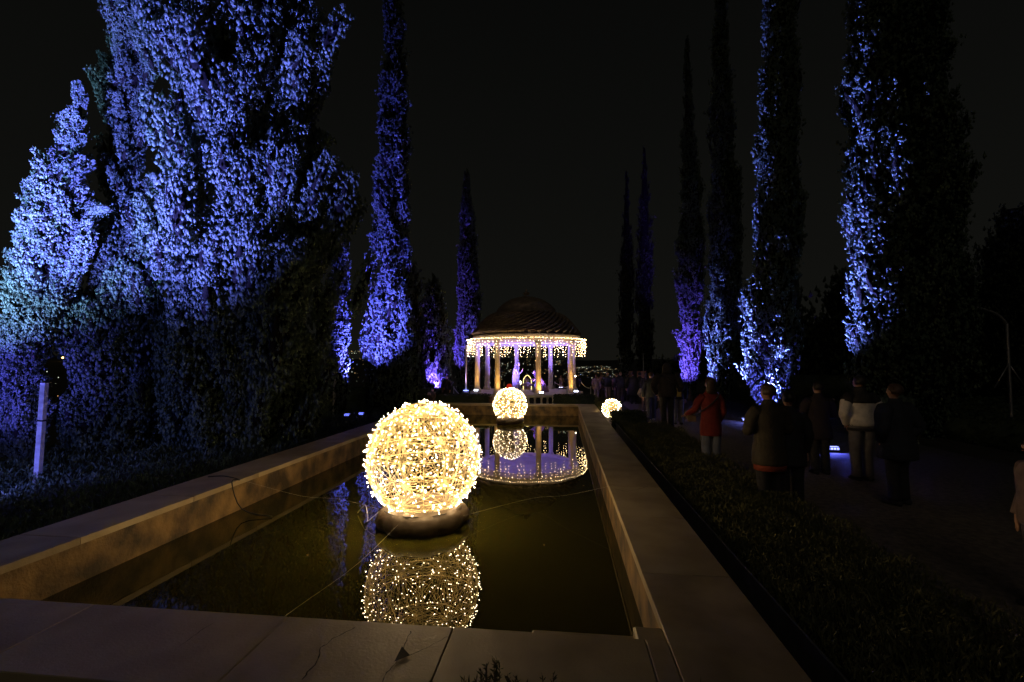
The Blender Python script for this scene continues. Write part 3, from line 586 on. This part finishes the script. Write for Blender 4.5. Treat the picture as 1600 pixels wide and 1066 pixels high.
FL = [  # lamp px,py ; lamp offset from the trunk ; tree px, Y, aim z ; energy, size, colour
 (537,655, (1.0,-.6), 535, 15.5, 4.0, 420, 50, BL, 'blue light bar on the ground beneath the narrow dark cypress'),
 (553,647, (-.2,-3.0), 606, 17.5, 5.4, 32000, 58, BL, 'blue light bar on the ground left of the tall slender cypress'),
 (668,632, (.2,-1.15), 682, 22, 2.4, 9000, 70, BV, 'blue light bar on the ground before the short rounded bush'),
 (722,626, (-1.0,-1.7), 733, 24.5, 5.0, 9500, 50, BV, 'blue light bar on the ground before the slim violet cypress'),
 (1066,632, (-1.3,-1.6), 1078, 23.5, 2.6, 12000, 66, BV, 'blue light bar under the cypress with the bare lit trunk'),
 (1100,640, (-1.7,.95), 1122, 20.5, 2.4, 17000, 60, BC, 'blue light bar hidden behind the person in the red coat')]
for lx, ly, (ox,oy), tx, tY, tz, en, sz, colr, lb in FL:
    t_ = Yp(tx,600,tY); r_ = flood(t_.x+ox, tY+oy, .08, 0, lb, M['leddim'], 'blue light bars at the tree feet', w=.16)
    spot(r_, (t_.x+ox,tY+oy,.5), (t_.x,tY,tz), en, colr, sz, .8)
# the strong lights left of the frame that rake the near trees
r_ = flood(-7.7, 4.2, 0, -.2, 'flood light outside the left of the frame aimed up at the near trees', M['ledblue'], w=.4)
spot(r_, (-7.7,4.2,.35), Yp(345,20,9.2), 44000, (.14,.14,1.0), 68, 1.0); spot(r_, (-7.7,4.2,.35), Yp(270,600,9.2), 300, (.17,.19,1.0), 95, 1.0)  # second spot is an added weak fill for the lower crown
spot(r_, (-9.7,3.2,.35), Yp(60,350,7.6), 12000, (.27,.46,1.0), 44, 1.0)
spot(r_, (-9.5,3.5,.35), Yp(120,560,8.5), 3200, (.11,.09,1.0), 36, 1.0)
# gazebo floods
for (px, py, Yd, nm) in [(846,614,18.9,'black flood light at the foot of the second gazebo column from the right'),(782,613,18.95,'black flood light at the foot of the second gazebo column from the left'),(744,611,20.1,'black flood light before the leftmost gazebo column'),(900,611,19.9,'black flood light before the rightmost gazebo column')]:
    a = Yp(px, py, Yd); r_ = flood(a.x, a.y, FZ-.02, 0, nm, M['ledwhite'], 'gazebo flood lights', w=.2, n=2)
    spot(r_, (a.x,a.y-.25,FZ+.10), (a.x*.9+GX*.1,a.y+.7,2.6), 60, (1.0,.50,.09), 130, .9, .1)
    if abs(a.x-GX) < 1.4: spot(r_, (a.x,GY-1.5,FZ+.14), (a.x*.6+GX*.4,GY-.4,2.9), 1000, (.22,.15,1.0), 120, .9, .1)
for (x, y, nm) in [(GX-1.5,GY+1.2,'black flood light at the back left of the gazebo floor'),(GX+1.6,GY+1.1,'black flood light at the back right of the gazebo floor')]:
    r_ = flood(x, y, FZ-.02, PI, nm, M['ledwhite'], 'gazebo flood lights', w=.2, n=2)
    spot(r_, (x,y,FZ+.18), (GX+.3*(x-GX),GY+.5,3.0), 1000, (.22,.15,1.0), 120, .9, .1)
# lit pole at the left of the gazebo
sp = Yp(728,615,20.0); pl = empty('pole_lamp', (sp.x,20.0,.05)); tag(pl, 'slim upright pole lit blue white beside the left of the gazebo', 'pole')
pz = Yp(728,545,20.0).z; g = MB(); g.tube([(0,0,.55),(0,0,pz-.05)], .036, 10); g.build('pole', M['white'], pl)
g = MB(); g.lathe([(.0,.0),(.16,0),(.16,.5),(.05,.56),(.0,.56)], 16); g.build('base', M['metal'], pl); g = MB(); g.lathe([(0,.60),(.12,.60),(.12,.63),(.0,.63)], 14); g.build('lamp_ring', M['ledblue'], pl); g = MB(); g.lathe([(.0,pz-.06),(.07,pz-.05),(.07,pz+.02),(.04,pz+.08),(0,pz+.08)], 10); g.build('cap', M['white'], pl)
spot(pl, (sp.x-.02,19.80,.8), (sp.x,20.0,2.9), 60, (.25,.28,1.0), 60)
# brick pillar and rope posts
sp = Yp(769,620,18.6); g = MB(); g.box(-.12,.12,-.12,.12,0,FZ-.03,.01); o = g.build('brick_pillar', M['brick'], smooth=False); o.location = (sp.x,17.9,0); tag(o, 'short reddish pillar between the left hedge and the gazebo base', 'pillar')
def rpost(px, ytop, Yd, z0, label):
    a = Yp(px, ytop, Yd); root = empty('rope_post', (a.x,Yd,z0)); tag(root, label, 'post', 'rope posts round the gazebo'); g = MB(); h = a.z-z0
    g.tube([(0,0,0),(0,0,h-.04)], .022, 8); g.build('shaft', M['postw'], root); g = MB(); g.ell((0,0,h-.03), (.035,.035,.035), 10, 6); g.build('knob', M['postw'], root)
    g = MB(); g.lathe([(0,0),(.09,0),(.09,.02),(.03,.04)], 12); g.build('foot', M['postw'], root); return Vector((a.x,Yd,a.z-.06))
def rope(a, b_, sag, label):
    line('rope', [a.lerp(b_,t)-Vector((0,0,sag*4*t*(1-t))) for t in (0,.2,.4,.5,.6,.8,1)], .016, M['rope'], label, 'rope')
q1 = rpost(923,604,20.8,.0,'rope post nearest the pink-coated person right of the gazebo'); q2 = rpost(886,604,18.75,FZ-.14,'rope post at the front right edge of the gazebo floor'); q3 = rpost(867,596,23.6,FZ-.14,'rope post behind the right gazebo columns')
q4 = rpost(778,598,23.6,FZ-.14,'rope post behind the left gazebo columns'); q5 = rpost(709,604,20.2,0,'rope post left of the lit pole'); q6 = rpost(740,609,20.6,0,'rope post right of the lit pole'); q7 = Vector((GX+2.45,GY-.5,1.25))
rope(q1,Vector((GX+2.5,GY-1.0,1.05)),.1,'pale rope running from the outer post to the gazebo'); rope(q3,q2,.03,'pale rope sloping down across the right gazebo opening'); rope(q5,q6,.30,'rope drooping behind the lit pole'); rope(q4,Vector((GX-1.6,GY+.4,.75)),.02,'pale rope sloping down across the left gazebo opening')
# white posts on the left
def wpost(px, ytop, ybase, label, w=.055, wire=False):
    a = G(px, ybase, 0); top = Yp(px, ytop, a.y).z; root = empty('fence_post', a, random.uniform(-.2,.2)); tag(root, label, 'post'); g = MB(); g.box(-w,w,-w*.7,w*.7,-.05,top,.008); g.build('shaft', M['postw'], root, smooth=False)
    g = MB(); g.box(-w-.004,w+.004,-w*.7-.004,w*.7+.004,top*.62,top*.635); g.build('wire_tie', M['metal'], root, smooth=False); root.rotation_euler = (0,math.radians(1.5),root.rotation_euler.z); return a
wpost(58,598,758,'weathered pale wooden post standing alone at the far left',.042)
wpost(490,600,655,'left one of two thin pale posts at the right foot of the biggest tree',.045); wpost(521,578,652,'right and taller one of the two pale posts by the biggest tree',.04)
# street lamp right
a = Yp(1580,640,12.5); sl = empty('street_lamp', (a.x,12.5,0)); tag(sl, 'unlit thin lamp post with a curved arm at the far right edge', 'lamp post'); zt = Yp(1578,505,12.5).z
g = MB(); g.tube([(0,0,0),(0,0,zt-.3),(-.02,0,zt),(-.25,0,zt+.25),(-.7,0,zt+.42)], .03, 8, smooth=4); g.build('pole', M['steel'], sl)
g = MB(); g.tube([(0,0,zt-1.0),(-.35,0,zt-1.6)], .015, 6); g.build('brace', M['steel'], sl); g = MB(); g.tube([(0,0,zt-1.0),(.35,0,zt-1.6)], .015, 6); g.build('brace', M['steel'], sl); g = MB(); g.ell((-.8,0,zt+.42), (.16,.08,.04)); g.build('lamp_head', M['steel'], sl)
# sign boards behind people
for px0, px1, py0, py1, lb in [(978,989,580,612,'tan notice board behind the left of the crowd'),(995,1010,580,600,'tan notice board behind the right of the crowd')]:
    a = Yp(px0,py0,27.5); b_ = Yp(px1,py1,27.5); bd = empty('notice_board', ((a.x+b_.x)/2,27.5,0)); tag(bd, lb, 'notice board'); hw = (b_.x-a.x)/2
    g = MB(); g.box(-hw,hw,-.02,.02,b_.z,a.z,.004); g.build('panel', fab((.45,.24,.12)), bd, smooth=False)
    for sx in (-1,1): g = MB(); g.tube([(sx*hw*.9,.04,0),(sx*hw*.9,.04,a.z)], .025, 6); g.build('leg', M['metal'], bd)
a = Yp(1005,552,28.5); g = MB(); g.tube([(0,0,0),(0,0,a.z)], .03, 6); g.tube([(-.12,0,a.z-.05),(.12,0,a.z-.05)], .015, 5); o = g.build('lamp_pole', M['steel']); o.location = (a.x,28.5,0); tag(o, 'thin grey pole rising behind the crowd near the notice boards', 'pole')
# ------------------------------------------------------------------ town on the far slopes
r2 = random.Random(21); TL = {k: MB() for k in 'wob'}; big = []
def hit(px, py):
    d = ray(px, py); d.normalize(); t = 30.0; last = 30.0
    while t < 3500:
        p = Vector((0,0,CZ))+d*t
        if p.z < th(p.x,p.y)+3: return p, t
        t *= 1.03
    return None, None
nl = 0
for k in range(620):
    u = r2.random()
    if u < .62: px = r2.uniform(740,965); py = 548+ (abs(r2.gauss(0,1))*(24 if px < 900 else 10))+(0 if px < 900 else 24)
    elif u < .70: px = r2.uniform(543,572); py = r2.choice([549,552,r2.uniform(549,600),r2.uniform(555,585)])
    elif u < .80: px = r2.uniform(700,800); py = r2.uniform(552,606)
    elif u < .86: px = r2.uniform(-20,160); py = r2.uniform(535,640)
    else: px = r2.uniform(640,970); py = r2.uniform(575,606)
    if py > 612 and px > 200: continue
    p, t = hit(px, py)
    if p is None: continue
    s_ = t*.00050*r2.choice([.5,.6,.7,.8,1.0,1.5]); c_ = r2.choice('wwoob' if r2.random() < .2 else 'wwoo')
    TL[c_].octa(p, s_); nl += 1
tcol = {'w': emis('town_white', (.9,1.0,.72), 1.5), 'o': emis('town_orange', (1.0,.62,.24), 1.2), 'b': emis('town_blue', (.35,.5,1.0), 1.6)}
nm_ = {'w':'far white and greenish lamps of the town spread over the valley','o':'far orange lamps of the town spread over the valley','b':'far bluish lamps of the town spread over the valley'}
for c_ in 'wob':
    if TL[c_].v: o = TL[c_].build('town_lights', tcol[c_], smooth=False); tag(o, nm_[c_], kind='stuff'); o.data.materials[0].cycles.emission_sampling = 'NONE' if hasattr(o.data.materials[0],'cycles') else None
lampm = emis('lamp_orange', (1.0,.55,.16), 9)
for px, py, sz, lb in [(49,643,.0020,'bright orange lamp beside the white wooden post'),(2,538,.0018,'orange lamp at the left edge, upper of two'),(2,566,.0018,'orange lamp at the left edge, lower of two'),(78,539,.0013,'left one of the two orange lamps right of the pale cypress'),(86,539,.0012,'right one of the two orange lamps right of the pale cypress'),(98,559,.0014,'orange lamp below the pair right of the pale cypress'),(146,661,.0012,'dim orange lamp low beside the bushy cypress'),(837,564,.0011,'brightest white lamp seen through the middle of the gazebo')]:
    p, t = hit(px, py)
    if p is None: continue
    zg = th(p.x,p.y); root = empty('valley_lamp', (p.x,p.y,zg)); tag(root, lb, 'street light', 'lamps down in the valley'); g = MB(); g.ell((0,0,p.z-zg), (t*sz,)*3, 10, 6); g.build('lamp_globe', lampm, root); g = MB(); g.tube([(0,0,0),(0,0,p.z-zg)], .08, 6); g.build('pole', M['metal'], root)
# ------------------------------------------------------------------ people
HT = 1.75
def person(px, fy, hy, label, top, legs, hair, face=0, coat='jacket', arms='down', hair_len=0, bag=None, skin=True, bulk=1.0, z0=0.0, phone=None, hood=None, x=None, hem=None, yoke=None, stride=.0, group='people on the path', shoes=(.03,.03,.03)):
    a = G(px, fy, z0); H = Yp(px, hy, a.y).z-z0; s = H/HT
    root = empty('person', a, math.radians(face)); tag(root, label, 'person', group); root.scale = (s,s,s)
    B = bulk
    sh = .175*B; AR = {}
    for sd in (-1,1):
        S0 = Vector((sd*sh,0,1.40))
        if arms == 'down': E = Vector((sd*(.25*B),-.03,1.12)); Wr = Vector((sd*.24*B,.06,.88)); hd = Vector((0,.02,-1))
        elif arms == 'phone': E = Vector((sd*.24*B,.08,1.14)); Wr = Vector((sd*.10,.30,1.32)); hd = Vector((-sd*.3,.2,1))
        elif arms == 'front': E = Vector((sd*.27*B,.02,1.13)); Wr = Vector((sd*.12,.22,1.08)); hd = Vector((-sd*.9,.4,0))
        elif arms == 'left': 
            if sd < 0: E = Vector((-.32*B,.03,1.16)); Wr = Vector((-.38*B,.22,1.04)); hd = Vector((-.2,.8,-.3))
            else: E = Vector((.25*B,-.03,1.12)); Wr = Vector((.22*B,.1,.9)); hd = Vector((0,.1,-1))
        else: E = Vector((sd*.29*B,-.06,1.12)); Wr = Vector((sd*.2*B,.04,.95)); hd = Vector((-sd*.5,.2,-.8))
        AR[sd] = (S0, E, Wr, hd.normalized())
    # body : one skinned surface
    V = []; Ed = []; Rd = []
    def v(p, r, par=None):
        V.append(tuple(p)); Rd.append(r if hasattr(r,'__len__') else (r,r)); i = len(V)-1
        if par is not None: Ed.append((par,i))
        return i
    pel = v((0,0,.95), (.14,.10)); sp1 = v((0,0,1.15), (.12,.09), pel); ch = v((0,0,1.34), (.14,.10), sp1); nb = v((0,-.005,1.47), .06, ch); nk = v((0,.01,1.525), .05, nb)
    h1 = v((0,.02,1.575), (.058,.065), nk); h2 = v((0,.015,1.64), (.074,.088), h1); h3 = v((0,.005,1.70), (.062,.072), h2); v((0,.0,1.735), (.03,.035), h3)
    v((0,.115,1.625), .012, h2)
    v((.082,.0,1.635), .014, h2); v((-.082,.0,1.635), .014, h2)
    for sd in (-1,1):
        S0, E, Wr, hd = AR[sd]; i = v(S0, .052, ch); i = v(S0.lerp(E,.5), .043, i); i = v(E, .038, i); i = v(E.lerp(Wr,.5), .034, i); i = v(Wr, .026, i)
        pm = Wr+hd*.075; i = v(pm, (.03,.02), i); side = hd.cross(Vector((0,1,0)) if abs(hd.y) < .8 else Vector((0,0,1))).normalized()
        for f, (off, ln) in enumerate([(-.028,.065),(-.01,.078),(.01,.073),(.027,.056)]):
            b0 = pm+side*off+hd*.03; j = v(b0, .0085, i); kn = b0+hd*ln*.5; j = v(kn, .008, j); v(kn+(hd*.7+Vector((-sd*.5,.3,0))).normalized()*ln*.5, .007, j)
        tb = Wr+hd*.03-side*.03; j = v(tb, .011, i-1); v(tb-side*.022+hd*.035, .009, j)
        st = stride*sd; i = v((sd*.085,0,.88), .085, pel); i = v((sd*.09,st*.3,.70), .07, i); i = v((sd*.092,st*.5+.01,.50), .05, i); i = v((sd*.09,st*.7,.30), .045, i); i = v((sd*.09,st-.01,.09), .034, i); v((sd*.1,st+.12,.045), .03, i)
    me = bpy.data.meshes.new('body'); me.from_pydata(V, Ed, []); me.materials.append(M['skin']); body = bpy.data.objects.new('body', me); COL.objects.link(body); body.parent = root
    md = body.modifiers.new('Skin', 'SKIN'); md.use_smooth_shade = True
    for k, d in enumerate(me.skin_vertices[0].data): d.radius = Rd[k]; d.use_root = (k == 0)
    sb = body.modifiers.new('Sub', 'SUBSURF'); sb.levels = 1; sb.render_levels = 1
    if abs(face) > 90 or abs(face) > 60:
        for sd in (-1,1):
            g = MB(); g.ell((sd*.03,.098,1.648), (.012,.008,.008), 8, 6); g.build('eye', M['crack'], root)
        g = MB(); g.tube([(-.022,.10,1.59),(0,.106,1.588),(.022,.10,1.59)], [.003,.006,.003], 6); g.build('mouth', fab((.35,.1,.08)), root)
    # trousers
    g = MB(); tm = fab(legs)
    for sd in (-1,1):
        st = stride*sd; g.tube([(sd*.085,0,.94),(sd*.095,st*.3,.74),(sd*.095,st*.5+.012,.50),(sd*.093,st*.75,.30),(sd*.092,st-.005,.085)], [.104*B,.098,.082,.075,.078], 12, smooth=3)
    g.loft([(.84,0,0,.15*B,.12),(.92,0,0,.170*B,.118),(1.02,0,0,.160*B,.108)], 14, .01, 1); g.build('trousers', tm, root)
    for sd in (-1,1):
        st = stride*sd; g = MB(); g.tube([(sd*.095,st-.09,.05),(sd*.095,st-.03,.062),(sd*.1,st+.06,.05),(sd*.104,st+.16,.035)], [.035,.048,.045,.026], 10, smooth=2); g.build('shoe', fab(shoes), root)
    # coat
    cm = fab(top); g = MB(); bot = {'jacket':.86,'short':.92,'long':.50,'mid':.68}[coat]; fl = {'jacket':.185,'short':.18,'long':.245,'mid':.215}[coat]
    rings = [(bot,0,-.005,fl*B*.97,fl*.72*B),(bot+.03,0,0,fl*B,fl*.75*B)]
    if coat in ('long','mid'): rings += [((bot+.98)/2,0,0,(fl+.225)/2*B,.158*B)]
    rings += [(.98,0,0,.192*B,.142*B),(1.12,0,0,.178*B,.128*B),(1.26,0,-.005,.192*B,.135*B),(1.36,0,-.005,.20*B,.13*B),(1.43,0,-.005,.175*B,.105*B),(1.475,0,-.005,.10,.085),(1.52,0,-.004,.075,.075),(1.54,0,-.004,.062,.065)]
    g.loft(rings, 22, .018, int(px))
    for sd in (-1,1):
        S0, E, Wr, hd = AR[sd]; g.tube([S0+Vector((-sd*.03,0,.0)), S0.lerp(E,.35)+Vector((sd*.012,0,0)), S0.lerp(E,.75), E, E.lerp(Wr,.5), Wr+hd*.005], [.082*B,.078*B,.068*B,.066*B,.058*B,.048*B], 12, smooth=3)
    g.build('coat', cm, root)
    if yoke:
        g = MB(); g.loft([(1.30,0,-.005,.208*B,.142*B),(1.37,0,-.005,.210*B,.139*B),(1.435,0,-.005,.183*B,.115*B),(1.48,0,-.005,.11,.092),(1.53,0,-.004,.083,.083),(1.56,0,-.004,.075,.078)], 22, .012, 4)
        for sd in (-1,1): S0, E, Wr, hd = AR[sd]; g.tube([S0+Vector((-sd*.04,0,.01)), S0.lerp(E,.22), S0.lerp(E,.36)], [.089*B,.087*B,.084*B], 12)
        g.build('coat_yoke', fab(yoke), root)
        g = MB(); g.loft([(.84,0,0,.188*B,.138*B),(.885,0,0,.19*B,.14*B)], 20, .01, 1); g.build('waistband', fab(yoke), root)
    if hem:
        g = MB(); g.loft([(bot-.075,0,0,fl*B*.9,fl*.7*B),(bot+.01,0,0,fl*B*.93,fl*.72*B)], 20, .012, 3); g.build('shirt_hem', fab(hem), root)
    # hair or hood
    if hood: 
        g = MB(); g.loft([(1.47,0,-.02,.12,.11),(1.55,0,-.015,.115,.115),(1.63,0,-.012,.112,.12),(1.70,0,-.015,.095,.105),(1.745,0,-.02,.05,.06),(1.76,0,-.02,.01,.01)], 16, .02, 5); g.build('hood', fab(hood), root)
    elif hair:
        hm = fab(hair, .5); g = MB(); zb = 1.60-hair_len
        rr = []
        if hair_len > 0: rr += [(zb,0,-.06,.07,.04),(zb+.04,0,-.055,.10,.06),(1.55,0,-.035,.092,.075)]
        rr += [(1.60,0,-.035,.080,.068),(1.66,0,-.022,.090,.090),(1.71,0,-.010,.082,.090),(1.745,0,-.005,.052,.060),(1.757,0,-.005,.012,.014)]
        g.loft(rr, 16, .02, int(px)+2); g.build('hair', hm, root)
    if bag:
        bc, bx, by, bz, bw, bh = bag[:6]; g = MB(); g.box(bx-bw/2,bx+bw/2,by-.06,by+.06,bz-bh/2,bz+bh/2,.02); bo = empty('shoulder_bag', a, math.radians(face)); bo.scale = (s,s,s); tag(bo, bag[6], 'bag'); g.build('pouch', fab(bc), bo, smooth=False)
        g = MB(); g.tube([(bx,by,bz+bh/2),(bx*.75,-.155*B,1.15),(0,-.165*B,1.32),(-bx*.45,-.10,1.47),(-bx*.35,.10,1.43),(bx*.3,.17,1.2),(bx,by+.03,bz+bh/2)], .012, 6, smooth=3); g.build('strap', fab((.05,.04,.04)), bo)
    if phone:
        g = MB(); g.box(-.04,.04,-.006,.006,-.075,.075,.004); po = empty('phone', a, math.radians(face)); po.scale = (s,s,s); tag(po, phone, 'phone')
        q = g.build('case', M['metal'], po, smooth=False); q.location = (0,.30,1.42); g = MB(); g.box(-.035,.035,-.008,-.0065,-.068,.068); q = g.build('screen', M['phone'], po, smooth=False); q.location = (0,.30,1.42)
    return root
BK = (.025,.025,.03); NV = (.035,.04,.065)
person(1348,752,587,'person in a pale jacket with dark shoulders and grey trousers, seen from behind',(.86,.78,.70),(.17,.16,.17),(.02,.015,.012),arms='pockets',coat='short',yoke=(.03,.028,.03),face=4,bulk=1.08)
person(1112,738,590,'person in a long red coat with a small bag and blue jeans',(.20,.018,.012),(.16,.18,.24),(.05,.025,.015),coat='mid',arms='left',hair_len=.16,bag=((.20,.13,.07),-.30,.16,.98,.15,.12,'small brown bag held at the side of the red coat'),bulk=.92,face=10,shoes=(.06,.05,.05))
person(1205,805,600,'short-haired person in a dark brown coat with an orange hem showing',(.055,.045,.028),BK,(.05,.03,.02),coat='mid',arms='front',bulk=1.08,hem=(.28,.05,.02),face=12,shoes=(.05,.05,.06))
person(1237,800,612,'person in black close behind the brown coat with the orange hem',BK,(.02,.02,.022),(.015,.012,.01),coat='mid',bulk=1.0,face=-5,shoes=(.22,.22,.26))
person(1282,742,597,'dark-clothed person standing over the blue light bar',(.03,.02,.025),(.03,.028,.03),(.02,.015,.01),coat='mid',arms='front',bulk=1.05)
person(1405,790,600,'person in a dark blue coat beside the pale jacket',(.035,.04,.055),(.022,.022,.028),(.10,.055,.035),coat='mid',arms='pockets',bulk=1.35,face=25)
person(1043,672,567,'tall person in black with a hood standing alone on the path',(.03,.022,.02),(.015,.015,.017),None,coat='jacket',hood=(.03,.025,.022),arms='pockets',bulk=1.25,bag=((.45,.33,.08),.30,.0,.98,.10,.22,'yellowish bag slung on the tall hooded person'))
person(1060,664,582,'person in black with pale trousers right of the tall hooded one',(.025,.025,.03),(.30,.28,.30),(.02,.015,.012),coat='jacket',bulk=1.05)
person(1018,658,582,'person in a dark jacket with white shoes, walking',(.03,.035,.035),NV,(.10,.05,.03),coat='jacket',bulk=1.1,shoes=(.7,.66,.66),stride=.12)
person(1007,643,600,'small child in a cream jacket between the adults',(.58,.45,.32),(.20,.14,.13),(.02,.015,.012),coat='jacket',arms='pockets',bulk=1.25,hair_len=.1,shoes=(.5,.42,.42))
person(990,632,581,'broad person in a long black coat, left one of the dark pair by the boards',BK,BK,(.02,.012,.01),coat='long',bulk=1.5)
person(1000,632,582,'person in black beside the child, right one of the dark pair by the boards',BK,BK,(.015,.012,.01),coat='mid',bulk=1.1)
person(1010,634,582,'slim person in black directly behind the child',BK,(.02,.02,.02),(.02,.014,.01),coat='jacket',hair_len=.2)
person(932,624,585,'long-haired person in a pale pink coat',(.42,.30,.32),(.42,.34,.33),(.16,.09,.06),coat='mid',hair_len=.22,bulk=1.1,face=-15)
person(940,622,582,'person in brown behind the pale pink coat',(.16,.09,.07),(.10,.07,.06),(.16,.09,.06),coat='mid')
person(950,626,582,'bald person in a black jacket and tan trousers',(.025,.03,.025),(.26,.19,.16),None,coat='jacket',arms='pockets',bulk=1.3)
person(970,630,581,'bald person in a navy jacket with a pale sleeve',(.035,.035,.055),(.08,.06,.07),None,coat='jacket',bulk=1.25,bag=((.5,.38,.32),-.22,.05,1.0,.12,.2,'pale bag hanging beside the navy jacket near the gazebo'))
person(964,628,583,'person half hidden left of the navy jacket',(.12,.07,.07),(.1,.07,.07),(.08,.045,.035),coat='jacket')
person(979,628,583,'person in dark grey just right of the navy jacket near the glowing sapling',(.05,.045,.05),BK,(.05,.03,.025),coat='jacket',bulk=1.1)
person(1029,640,584,'person in dark green left of the tall hooded one',(.035,.045,.03),BK,(.04,.03,.02),coat='mid',bulk=1.2)
person(861,616,584,'person in dark clothes seen between the right gazebo columns',(.03,.02,.03),BK,(.05,.03,.025),coat='jacket',z0=.1,face=90,group='people beyond the gazebo')
person(877,616,586,'person in a pale coat beyond the gazebo holding something up',(.45,.32,.32),(.3,.25,.25),(.10,.05,.04),coat='mid',arms='phone',z0=.1,face=-30,group='people beyond the gazebo')
person(885,615,585,'person in a navy jacket bending close to the pale coat beyond the gazebo',(.05,.045,.09),(.04,.04,.06),(.09,.05,.04),coat='jacket',bulk=1.4,z0=.1,face=60,group='people beyond the gazebo')
person(904,618,584,'dark person right of the gazebo beside the glowing torch',(.02,.02,.03),BK,(.03,.02,.015),coat='jacket',bulk=1.2,z0=.05,face=120,group='people beyond the gazebo')
person(698,632,587,'person in black with a tan bag left of the lit pole',(.02,.014,.012),(.02,.015,.015),(.03,.02,.015),coat='long',face=170,hair_len=.15,bag=((.30,.19,.06),.16,.12,.95,.2,.14,'tan bag carried by the person in black left of the lit pole'),group='people on the left')
person(676,650,606,'crouching-height child with a lit phone left of the pool end',(.10,.06,.05),(.06,.04,.04),(.06,.035,.03),coat='jacket',arms='phone',face=150,phone='lit blue phone screen held up left of the pool end',group='people on the left')
a = Yp(899,588,20.9); g = MB(); g.ell((0,0,0), (.035,.035,.035), 10, 6); o = g.build('torch', M['torch']); o.location = a; tag(o, 'small glowing torch light held right of the gazebo', 'torch')
# figure cut by the right edge
a = Yp(1600,690,4.6)
rr_ = person(1634,960,680,'small figure in grey-brown cut off by the right edge of the picture',(.22,.16,.15),(.10,.08,.08),(.20,.10,.06),coat='jacket',arms='down',bulk=1.15,face=70,group=None)
g = MB(); g.loft([(1.745,0,0,.05,.05),(1.80,.01,.0,.025,.025),(1.90,.02,0,.006,.006)], 10); g.build('pointed_hat', fab((.5,.42,.3)), rr_)
